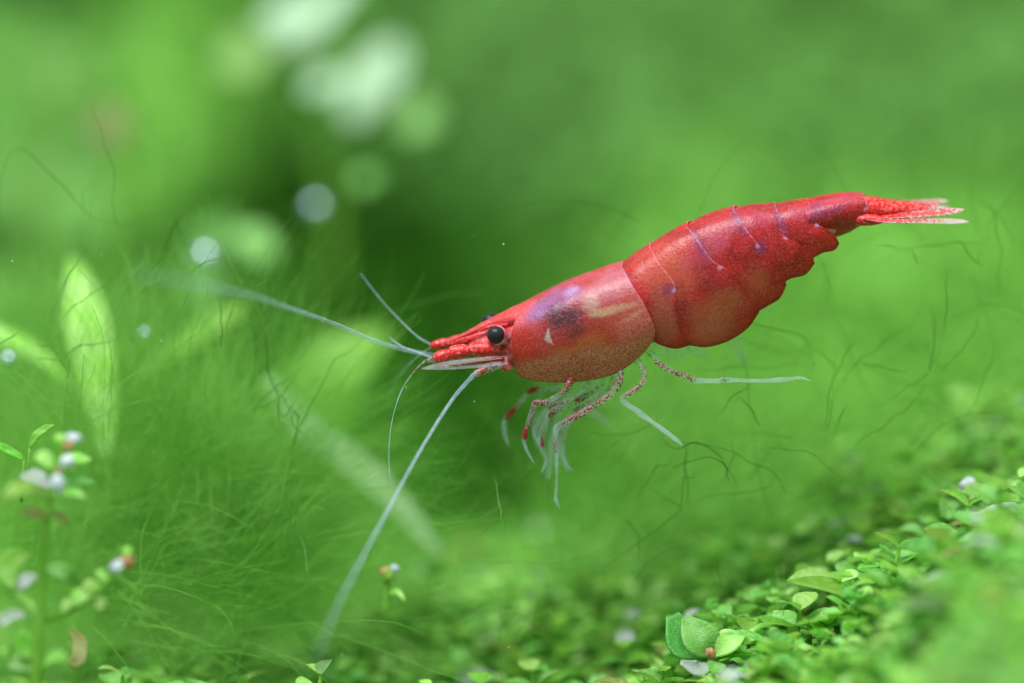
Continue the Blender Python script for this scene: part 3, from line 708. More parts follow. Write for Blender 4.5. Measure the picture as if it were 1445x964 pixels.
tuft('branching dark green thread cluster hanging under the shrimp near its pale leg tip', at(975, 705, .25), [T([(1030, 665), (1012, 640), (985, 625), (960, 632)], .25, .005), T([(968, 640), (965, 680), (960, 712)], .25, .004), T([(966, 640), (970, 690), (970, 705)], .28), T([(975, 650), (1000, 645), (1020, 655), (1028, 675)], .22, .005), T([(1025, 668), (1035, 645), (1033, 630)], .25), T([(985, 628), (1040, 640), (1075, 660), (1105, 690)], .3), T([(965, 675), (978, 674)], .26)], M_DARK)
tuft('curved dark thread standing just below the horizontal pale leg', at(1060, 600, .3), [T([(1025, 572), (1035, 558), (1052, 550)], .3, .0045), T([(1050, 565), (1058, 575), (1070, 598)], .35, .0055), T([(1050, 510), (1055, 540), (1056, 566)], .4)], M_DARK)
tuft('thin dark threads crossing behind the rear belly of the shrimp', at(1140, 510, .5), [T([(1062, 457), (1110, 466), (1135, 478), (1147, 508)], .5), T([(1185, 518), (1196, 495), (1204, 485)], .5, .004), T([(1198, 530), (1212, 508), (1240, 490), (1285, 453)], .6), T([(1165, 505), (1178, 522), (1170, 555), (1166, 590)], .5, .004), T([(990, 520), (1050, 517), (1120, 518)], .6), T([(1215, 515), (1245, 518), (1272, 526)], .5)], M_DARK)
tuft('long upright dark threads at the right below the tail fan', at(1340, 460, .5), [T([(1335, 395), (1336, 440), (1334, 465)], .4), T([(1318, 455), (1318, 490), (1312, 520), (1322, 508)], .5, .004), T([(1360, 345), (1368, 360), (1382, 372)], .35, .0045), T([(1245, 346), (1258, 347), (1266, 352)], .4), T([(1288, 353), (1294, 372)], .4), T([(1340, 510), (1360, 490), (1375, 470), (1380, 455)], .5), T([(1290, 350), (1330, 344), (1385, 342)], .6)], M_DARK)
tuft('dark threads slanting over the yellow-green spot at the right', at(1250, 600, .5), [T([(1230, 612), (1262, 590), (1296, 560)], .5), T([(1275, 550), (1300, 535), (1318, 522)], .45), T([(1170, 595), (1174, 572), (1176, 560)], .4, .004), T([(1182, 600), (1190, 580), (1194, 575)], .4, .004), T([(1300, 628), (1330, 600), (1365, 585), (1400, 585)], .6), T([(1380, 560), (1390, 530), (1400, 505)], .4)], M_DARK)
tuft('thin dark thread pair drifting at far right beside the shrimp tail', at(1410, 400, .6), [T([(1400, 300), (1412, 350), (1408, 400)], .7), T([(1425, 330), (1405, 300), (1390, 290)], .8), T([(1360, 440), (1400, 430), (1440, 440)], .9)], M_DARK)
tuft('dark threads above the carpet plants at the lower right', at(1180, 660, .3), [T([(1105, 633), (1145, 640), (1178, 668)], .4), T([(1012, 795), (1015, 815), (1018, 830)], .3), T([(1005, 700), (1050, 695), (1080, 688)], .5), T([(890, 740), (900, 752), (902, 785)], .4), T([(880, 780), (960, 720), (930, 700)], .6), T([(908, 690), (925, 660), (940, 655)], .4)], M_DARK)
tuft('dark thread below the foremost walking legs', at(740, 660, .3), [T([(700, 640), (715, 650), (745, 665)], .3, .0055), T([(690, 665), (720, 676), (745, 672), (762, 660)], .5, .004), T([(855, 640), (870, 625), (880, 615)], .5)], M_DARK)
tuft('tangle of dark threads before the bright leaf left of the antennae', at(400, 590, .5), [T([(375, 475), (380, 520), (392, 560), (398, 590)], .45, .0045), T([(365, 570), (385, 550), (400, 540)], .4, .004), T([(380, 530), (400, 560), (415, 600), (428, 612)], .5, .004), T([(365, 575), (390, 565), (412, 540)], .5), T([(418, 610), (422, 590), (414, 580)], .4, .005), T([(392, 575), (400, 588), (412, 572)], .45), T([(420, 610), (450, 545), (470, 510), (492, 495)], .5, .0045), T([(356, 450), (362, 500), (356, 540)], .4), T([(310, 430), (312, 460), (311, 485)], .35, .0045), T([(320, 458), (328, 438)], .35)], M_DARK)
tuft('dark threads standing against the bright upright leaf at left', at(110, 520, .3), [T([(75, 435), (90, 400), (108, 372)], .4), T([(84, 428), (95, 395), (104, 378)], .4), T([(95, 440), (120, 420), (145, 405)], .45), T([(100, 495), (115, 488), (150, 484)], .35, .0045), T([(150, 560), (158, 520), (152, 470)], .4), T([(95, 535), (100, 500), (112, 490)], .4), T([(90, 515), (70, 490), (55, 488)], .4, .004), T([(60, 505), (85, 510), (95, 530)], .4), T([(0, 485), (22, 472)], .3, .0045)], M_DARK)
tuft('tall dark threads rising at upper left above the hair algae', at(140, 330, .8), [T([(133, 165), (150, 215), (160, 260), (163, 300)], .6, .0038), T([(0, 270), (10, 225), (30, 213), (75, 245), (118, 295)], .9, .004), T([(117, 295), (117, 275)], .9), T([(233, 350), (245, 320), (258, 305)], .5), T([(247, 305), (255, 330), (262, 345)], .6)], M_DARK)
tuft('thread crossing the round pale bubble at left', at(290, 375, .2), [T([(278, 377), (292, 369), (307, 364)], .2, .0045), T([(485, 435), (495, 405), (508, 385)], .4)], M_DARK)
tuft('pale green threads sweeping across beneath the long antenna', at(520, 740, .2), [T([(400, 690), (425, 760), (438, 815)], .1, .004), T([(480, 757), (560, 746), (640, 735), (680, 728)], .4), T([(470, 705), (540, 690), (620, 700)], .6), T([(700, 688), (706, 720), (711, 748)], .1, .0035), T([(560, 845), (600, 835), (690, 800)], .6)], M_LIGHT)
tuft('long slack threads strung over the blurred plants at bottom centre', at(720, 860, .5), [T([(655, 793), (720, 796), (790, 789), (830, 780)], .4, .004), T([(640, 862), (680, 858), (760, 865)], .4), T([(705, 964), (715, 920), (745, 870), (760, 830)], .3), T([(706, 950), (705, 900), (705, 850)], .3), T([(695, 897), (728, 904)], .3), T([(630, 890), (670, 865), (700, 850)], .6)], M_LIGHT)
tuft('web of pale threads over the dark gap right of the broad leaved plant', at(1098, 910, -.1), [T([(1098, 905), (1106, 870), (1108, 840)], -.1, .0028), T([(1098, 908), (1096, 930), (1104, 950)], -.1, .0028), T([(1097, 908), (1092, 940), (1080, 964)], -.1, .0028), T([(1098, 906), (1070, 930), (1040, 945)], -.1, .0028), T([(1098, 904), (1100, 860), (1098, 830)], 0, .0025), T([(1096, 910), (1102, 935), (1115, 960)], -.1, .0025)], M_LIGHT)

# a thin veil of the same hair algae under and behind the shrimp
def hair_veil():
    n = 4200; K = 8
    x = .15 + 2.75 * rng.random(n) ** .8; y = rng.uniform(.7, 3.8, n) ; z = np.clip(-1.25 + np.abs(rng.normal(0, .62, n)), -1.3, .75)
    ang = rng.normal(.5, .7, n) + np.where(rng.random(n) < .4, math.pi / 2, 0)
    p = grow(rng, np.stack([x, y, z], 1), ang, rng.normal(0, .4, n), rng.uniform(.25, .8, n), K, .12, .1)
    m = 1500; q = grow(rng, np.stack([rng.uniform(.1, 2.7, m), rng.uniform(.5, 2.2, m), rng.uniform(-1.25, -.55, m)], 1), rng.normal(.6, .8, m), rng.normal(0, .4, m), rng.uniform(.25, .7, m), K, .12, .1)
    p = np.concatenate([p, q]); n += m
    V, F = strand_mesh(p, rng.uniform(.0012, .0022, n)[:, None] * np.linspace(1, .5, K)[None, :])
    o = link_mesh('hair_algae', fast_mesh('hair_algae', V, F, M_HAIR)); tag(o, 'thin veil of pale hair algae under and behind the shrimp', 'algae', kind='stuff')
hair_veil()

# many finer threads, right half, too faint to count
def faint_threads():
    n = 520; K = 9
    st = np.stack([rng.uniform(-.1, 2.6, n), rng.uniform(.25, 3.0, n), rng.uniform(-1.2, .55, n)], 1)
    p = grow(rng, st, rng.uniform(0, 2 * math.pi, n), rng.normal(0, .3, n), rng.uniform(.15, .6, n), K, .16, .09)
    V, F = strand_mesh(p, rng.uniform(.001, .002, n)[:, None] * np.linspace(1, .5, K)[None, :])
    o = link_mesh('faint_algae', fast_mesh('faint_algae', V, F, M_DARK)); tag(o, 'faint scattered algae threads adrift behind the shrimp on the right', 'algae', kind='stuff')
faint_threads()

# ------------------------------------------------------------------ leaves
def leaf_grid(L, W, cup=.2, bend=.3, nu=6, nv=4, tip=.9, base=.7, twist=0.0):
    """leaf along +x from its stalk, normal +z"""
    V = []; F = []
    for i in range(nu + 1):
        u = i / nu; w = W * max(math.sin(math.pi * (u ** base)) ** tip, .06 if i < nu else 0.02)
        a = bend * u; x = L * (math.sin(a) / bend if abs(bend) > 1e-3 else u); z = -L * ((1 - math.cos(a)) / bend if abs(bend) > 1e-3 else 0)
        for j in range(nv + 1):
            v = 2 * j / nv - 1; tw = twist * u
            V.append((x, v * w * math.cos(tw), z + cup * w * v * v + v * w * math.sin(tw) - .06 * W * math.exp(-(v * 6) ** 2)))
    for i in range(nu):
        for j in range(nv): F.append((i*(nv+1)+j, i*(nv+1)+j+1, (i+1)*(nv+1)+j+1, (i+1)*(nv+1)+j))
    return V, F
def mk_mesh(name, V, F, mat):
    me = bpy.data.meshes.new(name); me.from_pydata(V, [], F); me.materials.append(mat)
    me.polygons.foreach_set('use_smooth', [True] * len(F)); me.update(); return me

M_L1 = leaf_mat('leaf_green', lin(112, 184, 72), lin(156, 214, 122), .40, .38, .35)
M_L2 = leaf_mat('leaf_fresh', lin(164, 220, 92), lin(200, 238, 150), .45, .38, .25)
M_L3 = leaf_mat('leaf_deep', lin(74, 142, 50), lin(108, 178, 80), .35, .36, .3)
M_LP = leaf_mat('leaf_pale', lin(170, 190, 168), lin(206, 206, 212), .3, .3, .3)
M_LR = leaf_mat('leaf_reddish', lin(140, 142, 70), lin(172, 170, 112), .4, .4, .2)
M_BRIGHT = leaf_mat('leaf_bright', lin(132, 206, 70), lin(172, 230, 118), .5, .35, .15)
M_LIME = leaf_mat('leaf_lime', lin(178, 236, 100), lin(214, 248, 160), .5, .3, .1, vary=.1)
M_SILV = leaf_mat('leaf_sheen', lin(160, 206, 136), lin(206, 232, 196), .3, .25, .1, vary=.1)
M_STEM = strand_mat('green_stem', lin(126, 188, 66), lin(158, 212, 100))
M_BUD = mat_plain('white_bud', lin(196, 208, 206), lin(166, 178, 190), .35, .3)
M_BROWN = mat_plain('brown_bud_scale', lin(158, 110, 70), lin(180, 140, 100), .5, .2)

LEAF = []
for mi, m in enumerate((M_L1, M_L2, M_L3, M_LP, M_LR)):
    for q in range(3):
        V, F = leaf_grid(1.0, (.40, .34, .46)[q], (.35, .2, .5)[q], (.5, .9, .15)[q], 6, 4, (.75, .85, .7)[q], (.85, .75, .95)[q])
        LEAF.append(mk_mesh('leaf', V, F, m))
def leaf_of(R, pal):
    mi = R.choices(range(5), weights=pal)[0]; return LEAF[mi * 3 + R.randrange(3)]

def place(o, loc_, az, el, roll, size):
    o.matrix_local = Matrix.Translation(loc_) @ Matrix.Rotation(az, 4, 'Z') @ Matrix.Rotation(-el, 4, 'Y') @ Matrix.Rotation(roll, 4, 'X') @ Matrix.Scale(size, 4)

def carpet_proto(R, nodes, h, size, pal):
    """low creeping stem with pairs of round leaves"""
    r = empty('carpet_plant', (0, 0, 0)); lean = (R.uniform(-.25, .25), R.uniform(-.25, .25))
    pts = [(lean[0] * h * t * t, lean[1] * h * t * t, h * t) for t in np.linspace(0, 1, 6)]
    V, F = tube(pts, [.012, .012, .011, .010, .009, .007], 5); mesh_obj('stem', V, F, M_STEM, r)
    az = R.uniform(0, 6.28)
    for k in range(nodes):
        t = (k + 1) / nodes; p = Vector((lean[0] * h * t * t, lean[1] * h * t * t, h * t))
        for sgn in (0, math.pi):
            o = link_mesh('leaf', leaf_of(R, pal), r)
            place(o, p, az + sgn + R.uniform(-.2, .2), R.uniform(.1, .6) + .35 * (k == nodes - 1), R.uniform(-.3, .3), size * R.uniform(.75, 1.15) * (1 - .25 * (k == nodes - 1)))
        az += math.pi / 2 + R.uniform(-.3, .3)
    return r

def copy_tree(o, parent=None):
    c = o.copy(); C.objects.link(c); c.parent = parent
    for ch in o.children: copy_tree(ch, c)
    return c

R1 = random.Random(5)
PAL = (5, 7, 2.5, 1.9, .5)
protos = [carpet_proto(R1, n, h, s, PAL) for n, h, s in ((3, .17, .17), (4, .22, .15), (3, .14, .20), (4, .26, .14), (5, .28, .12), (3, .18, .22), (2, .12, .24), (4, .24, .18))]
used = set()
def put_plant(i, x, y, rz, sc, label, group, dz=-.02):
    o = protos[i] if i not in used else copy_tree(protos[i]); used.add(i)
    o.location = (x, y, H(x, y) + dz); o.rotation_euler = (0, 0, rz); o.scale = (sc,) * 3
    tag(o, label, 'plant', group); return o

def inframe(x, y, z, m=0.0):
    s = CAMD / (CAMD + y); return abs(x * s) < 2.223 + m and -1.483 - m < z * s < 1.5
spots = []; tries = 0
while len(spots) < 290 and tries < 60000:
    tries += 1
    y = R1.uniform(-3.6, 3.4); x = R1.uniform(-2.9, 2.9); z = H(x, y)
    if not inframe(x, y, z + .3, .05): continue
    if x < -.3 and R1.random() < .55: continue
    if y < -1.2 and x < 1.0: continue
    dmin = .09 + .03 * abs(y)
    if any((a - x) ** 2 + (b - y) ** 2 < dmin * dmin for a, b in spots): continue
    spots.append((x, y))
ORD = ['leftmost', 'second from left', 'third from left', 'fourth from left', 'fifth from left', 'sixth from left', 'seventh from left', 'eighth from left', 'ninth from left', 'tenth from left', 'eleventh from left', 'twelfth from left', 'thirteenth from left', 'fourteenth from left', 'fifteenth from left', 'sixteenth from left']
zones = {}
for x, y in spots:
    sc_ = CAMD / (CAMD + y); px = 722.5 + x * sc_ * PX; py = 482 - (H(x, y) + .15) * sc_ * PX
    if y < -.9: lab, grp = 'round-leaved carpet plant, strongly blurred, in the near bottom-right corner', 'blurred carpet plants near the lens'
    elif y < .7 and x > 0: lab, grp = None, 'sharp carpet plants on the slope'
    elif x > -.3: lab, grp = 'soft-focus carpet plant on the bed behind the sharp slope', 'soft carpet plants behind the slope'
    else: lab, grp = 'soft-focus low carpet plant under the hair algae at bottom left', 'carpet plants at bottom left'
    o = put_plant(R1.randrange(8), x, y, R1.uniform(0, 6.28), R1.choice((R1.uniform(.5, .75), R1.uniform(.7, .95), R1.uniform(.9, 1.25))), lab, grp)
    if lab is None:
        hz = 'left of the walking legs' if px < 770 else 'below the walking legs' if px < 900 else 'below the belly' if px < 1060 else 'below the tail end' if px < 1230 else 'below the tail fan' if px < 1350 else 'at the right edge'
        vt = 'at the bottom edge' if py > 900 else 'low on the slope' if py > 810 else 'high on the slope'
        zones.setdefault((hz, vt), []).append((px, o))
for (hz, vt), lst in zones.items():
    lst.sort(key=lambda q: q[0])
    for k, (px, o) in enumerate(lst):
        o['label'] = f'carpet plant {vt} {hz}' + (f', {ORD[min(k, 15)]} there' if len(lst) > 1 else '')

# undergrowth between them: leaves too many to count
def undergrowth():
    Vs = []; Fs = []; n = 0; LV = [leaf_grid(1, w, .35, .5, 4, 2, .8, .85) for w in (.36, .44)]
    mats = [M_L1, M_L2, M_L3]; idx = []
    R = random.Random(3); cnt = 0
    while cnt < 16000:
        y = R.uniform(-3.8, 4.6); x = R.uniform(-3.3, 3.3); z = H(x, y)
        if not inframe(x, y, z + .2, .1): cnt += .25; continue
        if noise.noise(Vector((x * 2.6, y * 2.6, 5.5))) < -.2 and R.random() < .8: cnt += .3; continue
        cnt += 1
        V, F = LV[R.randrange(2)]
        M = Matrix.Translation((x, y, z + R.uniform(0, .10 + .22 * max(0, noise.noise(Vector((x * 2.1, y * 2.1, 2.5))))))) @ Matrix.Rotation(R.uniform(0, 6.28), 4, 'Z') @ Matrix.Rotation(-R.uniform(-.2, .9), 4, 'Y') @ Matrix.Rotation(R.uniform(-.4, .4), 4, 'X') @ Matrix.Scale(R.choice((R.uniform(.05, .08), R.uniform(.08, .14))), 4)
        Vs += [M @ Vector(v) for v in V]; Fs += [tuple(a + n for a in f) for f in F]; n += len(V); idx += [R.choice((0, 1, 1, 1) if y > .4 else (0, 0, 1, 1, 1, 2))] * len(F)  # paler leaf mix behind the slope brightens the shaded hollow by colour
    o = mesh_obj('carpet_undergrowth', Vs, Fs, mats=mats, midx=idx)
    tag(o, 'dense mat of tiny green leaves covering the tank bed', 'ground cover', kind='stuff')
undergrowth()

# ------------------------------------------------------------------ larger plants at the left
def spine_leaf(name, pts, wid, mat, parent, base, face=(0, -1, .35), cup=.15, n=22, m=8, wave=.0):
    """leaf along a curved midrib (px, py, y); wid = half-widths (cm)"""
    P = catmull([(*(at(*p) - Vector(base)), w) for p, w in zip(pts, wid)], n); V = []; F = []; f = Vector(face).normalized()
    for i in range(n):
        p = Vector(P[i][:3]); t = (Vector(P[min(i+1, n-1)][:3]) - Vector(P[max(i-1, 0)][:3])).normalized()
        w = t.cross(f).normalized(); nn = w.cross(t).normalized()
        for j in range(m + 1):
            u = 2 * j / m - 1; r = max(P[i][3], .002)
            V.append(p + w * u * r + nn * (cup * r * u * u - .05 * r * math.exp(-(u * 6) ** 2) + wave * r * u * math.sin(i * 1.1)))
    for i in range(n - 1):
        for j in range(m): F.append((i*(m+1)+j, i*(m+1)+j+1, (i+1)*(m+1)+j+1, (i+1)*(m+1)+j))
    o = mesh_obj(name, V, F, mat, parent); md = o.modifiers.new('thickness', 'SOLIDIFY'); md.thickness = .008; md.offset = 0
    return o
def spine_stem(name, pts, rad, mat, parent, base, n=24, sides=8):
    P = catmull([tuple(at(*p) - Vector(base)) for p in pts], n)
    V, F = tube(P, np.interp(np.linspace(0, 1, n), np.linspace(0, 1, len(rad)), rad), sides); return mesh_obj(name, V, F, mat, parent)
def ball(name, px, py, y, r, mat, parent, base, sq=(1, 1, 1)):
    c = at(px, py, y) - Vector(base); V, F = uvsphere((0, 0, 0), r, 16, 10, sq)
    # petals folded around the bud: lobed, uneven, leaning
    W_ = []
    for v in V:
        a = math.atan2(v.y, v.x); k = 1 + .16 * math.cos(3 * a + px) * math.sqrt(max(0, 1 - (v.z / (r * sq[2])) ** 2)) + .35 * noise.noise(Vector(v) / r * 1.1 + Vector((px, py, 0)))
        W_.append(Vector((v.x * k + .3 * v.z * math.sin(px), v.y * k, v.z * k)) + c)
    return mesh_obj(name, W_, F, mat, parent)

# flowering stem in the left foreground
Y0 = -.8; b = at(48, 1010, Y0)
p = empty('stem_plant', b); tag(p, 'upright green stem with narrow leaves and white buds at the left edge', 'plant')
spine_stem('stem', [(48, 1010, Y0), (54, 900, Y0), (58, 820, Y0), (64, 740, Y0), (74, 690, Y0), (84, 640, Y0)], [.026, .024, .021, .018, .012, .008], M_STEM, p, b)
for pts, w, m in (([(70, 705, Y0), (45, 690, Y0 - .1), (20, 692, Y0 - .2), (0, 705, Y0 - .2)], [.01, .03, .03, .004], M_L2), ([(72, 686, Y0), (50, 674, Y0 + .1), (28, 672, Y0 + .15)], [.01, .034, .006], M_LP),
                  ([(74, 660, Y0), (62, 646, Y0), (50, 645, Y0)], [.01, .032, .008], M_L2), ([(86, 656, Y0), (108, 648, Y0 + .15), (128, 648, Y0 + .2)], [.01, .03, .005], M_L2),
                  ([(78, 686, Y0), (105, 678, Y0 + .1), (135, 682, Y0 + .2)], [.01, .026, .004], M_L1), ([(74, 696, Y0), (105, 695, Y0), (122, 703, Y0)], [.008, .02, .003], M_L2),
                  ([(66, 730, Y0), (50, 724, Y0 - .1), (28, 722, Y0 - .1)], [.01, .024, .005], M_LR), ([(72, 722, Y0), (88, 730, Y0), (98, 742, Y0)], [.006, .014, .003], M_LR),
                  ([(62, 800, Y0), (90, 808, Y0), (112, 826, Y0 + .1)], [.01, .034, .005], M_L1), ([(55, 870, Y0), (40, 850, Y0), (10, 830, Y0), (0, 822, Y0)], [.012, .014, .012, .01], M_L2),
                  ([(20, 832, Y0 - .05), (8, 805, Y0), (22, 788, Y0 + .05), (44, 782, Y0 + .1)], [.01, .05, .045, .006], M_BRIGHT), ([(24, 832, Y0), (35, 820, Y0), (52, 812, Y0)], [.008, .03, .008], M_LP),
                  ([(0, 880, Y0), (18, 868, Y0), (36, 868, Y0)], [.02, .024, .005], M_LP), ([(44, 930, Y0), (36, 910, Y0), (30, 890, Y0)], [.02, .045, .012], M_BRIGHT),
                  ([(58, 945, Y0), (70, 930, Y0), (85, 926, Y0), (98, 934, Y0)], [.01, .022, .024, .004], M_BRIGHT), ([(92, 930, Y0 + .3), (108, 935, Y0 + .3), (112, 905, Y0 + .35), (98, 890, Y0 + .4)], [.01, .03, .03, .01], M_LR),
                  ([(50, 950, Y0), (30, 938, Y0), (10, 940, Y0)], [.012, .03, .01], M_L1), ([(44, 960, Y0), (20, 915, Y0 + .1), (0, 920, Y0)], [.012, .02, .01], M_L2)):
    spine_leaf('leaf', pts, w, m, p, b, n=12, m=6)
ball('bud', 81, 684, Y0 - .06, .030, M_BUD, p, b, (.9, .9, 1.25)); ball('bud', 96, 652, Y0 - .04, .028, M_BUD, p, b, (1, 1, 1.1))
ball('bud', 104, 619, Y0, .026, M_BUD, p, b, (1.2, 1, .9)); ball('bud', 86, 622, Y0, .030, M_L2, p, b); ball('bud_scale', 96, 630, Y0 - .02, .018, M_BROWN, p, b); ball('bud_scale', 82, 664, Y0 - .03, .012, M_BROWN, p, b)
b = at(57, 876, Y0 + .06); q = empty('side_shoot', b); tag(q, 'leafy side shoot with a brown and white bud, right of the budding stem', 'plant')
spine_stem('stem', [(57, 876, Y0 + .06), (90, 866, Y0 + .05), (125, 845, Y0), (150, 822, Y0), (165, 805, Y0)], [.016, .015, .013, .011, .008], M_STEM, q, b)
for pts, w in (([(90, 866, Y0), (95, 852, Y0), (104, 856, Y0)], [.01, .022, .006]), ([(108, 856, Y0), (112, 842, Y0), (128, 838, Y0)], [.01, .036, .01]), ([(130, 842, Y0), (126, 828, Y0), (140, 826, Y0)], [.01, .03, .008]),
               ([(134, 838, Y0), (140, 852, Y0), (134, 858, Y0)], [.01, .028, .008]), ([(152, 820, Y0), (142, 810, Y0), (136, 806, Y0)], [.008, .022, .006]), ([(160, 810, Y0), (190, 832, Y0 + .3), (205, 850, Y0 + .4)], [.006, .012, .006])):
    spine_leaf('leaf', pts, w, M_L2, q, b, n=10, m=6)
ball('bud', 166, 800, Y0 - .03, .028, M_BUD, q, b); ball('bud_scale', 180, 793, Y0, .030, M_BROWN, q, b); ball('bud_tip', 179, 779, Y0, .022, M_L2, q, b)
b = at(545, 860, .35); q = empty('budding_shoot', b); tag(q, 'small shoot with a red and white bud standing before the dark gap', 'plant')
spine_stem('stem', [(545, 860, .35), (545, 835, .35), (548, 815, .35)], [.02, .018, .014], M_STEM, q, b)
ball('bud', 557, 803, .33, .02, M_BUD, q, b); ball('bud_scale', 543, 806, .35, .02, M_BROWN, q, b); ball('bud_tip', 549, 812, .33, .024, M_L2, q, b, (1, 1, 1.4))
spine_leaf('leaf', [(548, 840, .35), (560, 835, .3), (572, 848, .25)], [.006, .014, .003], M_L2, q, b, n=8, m=4)

# a few larger plantlets in the plane of focus on the right-hand slope
def plantlet(label, base, leaves, buds=(), name='broad_leaved_plantlet'):
    b = at(*base); r = empty(name, b); tag(r, label, 'plant', 'plantlets in focus at lower right')
    spine_stem('stem', [(base[0] - 4, base[1] + 70, base[2] + .03), (base[0], base[1] + 30, base[2]), base], [.014, .013, .011], M_STEM, r, b, 8, 6)
    for pts, w, m in leaves: spine_leaf('leaf', [(x, y, base[2] + d) for x, y, d in pts], w, m, r, b, face=(0, -1, .75), cup=.3, n=14, m=8)
    for px, py, d, rad, m in buds: ball('bud', px, py, base[2] + d, rad, m, r, b)
plantlet('plantlet with two broad speckled leaves at the bottom, below the belly', (1004, 930, -.16), [([(1002, 928, 0), (990, 905, -.02), (966, 872, .05)], [.012, .085, .02], M_L1), ([(998, 930, .03), (970, 910, .08), (948, 868, .12)], [.012, .09, .03], M_L3),
         ([(1008, 926, 0), (1028, 906, -.03), (1051, 897, 0)], [.01, .058, .008], M_L2), ([(1010, 934, 0), (1036, 922, .02), (1053, 912, .05)], [.01, .04, .006], M_L1), ([(1000, 938, -.02), (985, 945, -.08), (960, 935, -.1)], [.01, .04, .01], M_LP)], [(1003, 922, -.04, .022, M_BROWN)])
plantlet('plantlet with a large rounded leaf and pale lilac leaves, right of the dark gap', (1262, 878, -.12), [([(1258, 880, 0), (1236, 866, -.02), (1216, 836, .03)], [.012, .07, .03], M_L1), ([(1260, 874, 0), (1256, 854, -.02), (1240, 838, 0)], [.01, .05, .012], M_L2),
         ([(1264, 866, 0), (1272, 846, .02), (1262, 826, .05)], [.01, .036, .012], M_LP), ([(1266, 874, 0), (1272, 862, -.02), (1256, 872, -.06)], [.01, .026, .01], M_LP), ([(1290, 862, 0), (1312, 838, 0), (1334, 842, .03)], [.01, .035, .008], M_LP), ([(1288, 858, 0), (1300, 836, 0), (1324, 826, .03)], [.01, .03, .006], M_BRIGHT)], [(1278, 832, 0, .022, M_BROWN)])
plantlet('small sprout with curled tip leaves standing above the bottom edge', (1142, 886, -.14), [([(1142, 884, 0), (1150, 872, 0), (1160, 874, 0)], [.008, .012, .003], M_BRIGHT), ([(1140, 886, 0), (1130, 884, 0), (1122, 890, 0)], [.008, .012, .003], M_BRIGHT), ([(1142, 890, 0), (1142, 878, 0), (1138, 870, 0)], [.012, .014, .004], M_L2)], [(1180, 880, 0, .026, M_L2), (1196, 880, .02, .024, M_LP)])
plantlet('plantlet with a single hanging speckled leaf at the bottom edge', (1166, 930, -.2), [([(1166, 926, 0), (1152, 940, -.03), (1142, 962, -.02)], [.01, .05, .02], M_L1), ([(1166, 926, 0), (1178, 916, 0), (1186, 922, 0)], [.008, .022, .006], M_BRIGHT)])
plantlet('pale budding plantlet on the crest of the slope near the right edge', (1360, 712, .2), [([(1358, 712, 0), (1342, 712, 0), (1334, 732, 0)], [.01, .045, .02], M_L1), ([(1362, 708, 0), (1374, 694, 0), (1396, 690, .05)], [.01, .04, .01], M_L2), ([(1366, 716, 0), (1386, 700, .04), (1408, 686, .08)], [.01, .022, .006], M_BRIGHT)], [(1366, 684, .05, .034, M_BUD)])

# broad bright leaves behind the hair algae
def big_leaf(label, pts, wid, mat, **k):
    b = at(*pts[0]); r = empty('broad_leaf_plant', b); tag(r, label, 'plant', 'broad leaves behind the algae')
    spine_leaf('leaf', pts, wid, mat, r, b, **k)
    e = pts[0]; spine_stem('stalk', [(e[0] + 10, e[1] + 190, e[2] + .1), (e[0] + 4, e[1] + 90, e[2]), e], [.02, .017, .013], M_STEM, r, b)
    return r
big_leaf('bright upright lime leaf at the left edge behind the hair algae', [(150, 655, .8), (146, 590, .9), (132, 510, 1.15), (118, 440, 1.45), (104, 366, 1.8)], [.02, .065, .095, .095, .02], M_LIME, face=(.1, -.8, .8), cup=.3)
big_leaf('arched yellow-green leaf reaching in from the left edge', [(100, 545, 1.3), (62, 508, 1.3), (20, 482, 1.3), (-40, 460, 1.3)], [.02, .05, .06, .05], M_LIME, face=(0, -.6, 1))
big_leaf('blurred yellow-green leaf slanting up toward the bubble', [(195, 535, 1.4), (240, 500, 1.5), (290, 465, 1.6), (345, 430, 1.8)], [.02, .05, .07, .02], M_BRIGHT, face=(0, -.8, .8))
big_leaf('pale shiny leaf lying diagonally below the antenna tip', [(625, 790, 1.5), (575, 728, 1.5), (505, 662, 1.5), (430, 605, 1.5), (375, 535, 1.5)], [.02, .06, .085, .085, .03], M_SILV, face=(-.2, -.7, 1), cup=.2)
big_leaf('large blurred green leaf curving up left of the dark gap', [(440, 640, 3.0), (450, 580, 3.0), (470, 525, 3.0), (520, 480, 3.1), (545, 465, 3.2)], [.03, .2, .22, .12, .02], M_BRIGHT, face=(-.5, -1, .6))
big_leaf('short bright leaf with fine ribs behind the budding stem', [(135, 680, .9), (150, 640, .9), (158, 590, .95), (166, 560, 1.0)], [.03, .08, .06, .01], M_BRIGHT, face=(.3, -1, .4))
big_leaf('blurred lime leaf above the hair algae at left', [(300, 470, 3.2), (285, 400, 3.4), (300, 330, 3.6), (330, 300, 3.8)], [.03, .09, .10, .03], M_L3, face=(0, -1, .7))
# small narrow sprouts beside the budding stem
for lab, pts in (('tiny ribbed sprout leaning right beside the white buds', [(42, 632, -.3), (48, 618, -.3), (62, 606, -.3), (76, 600, -.3)]), ('tiny ribbed sprout entering from the left edge', [(34, 648, -.3), (20, 640, -.3), (0, 630, -.3), (-20, 624, -.3)])):
    b = at(*pts[0]); r = empty('sprout', b); tag(r, lab, 'plant'); spine_leaf('leaf', pts, [.006, .016, .016, .004], M_BRIGHT, r, b, n=14, m=6, wave=.3)
    spine_stem('stem', [(pts[0][0] - 4, pts[0][1] + 60, -.25), (pts[0][0] - 2, pts[0][1] + 25, -.3), pts[0]], [.008, .007, .005], M_STEM, r, b, 8, 6)

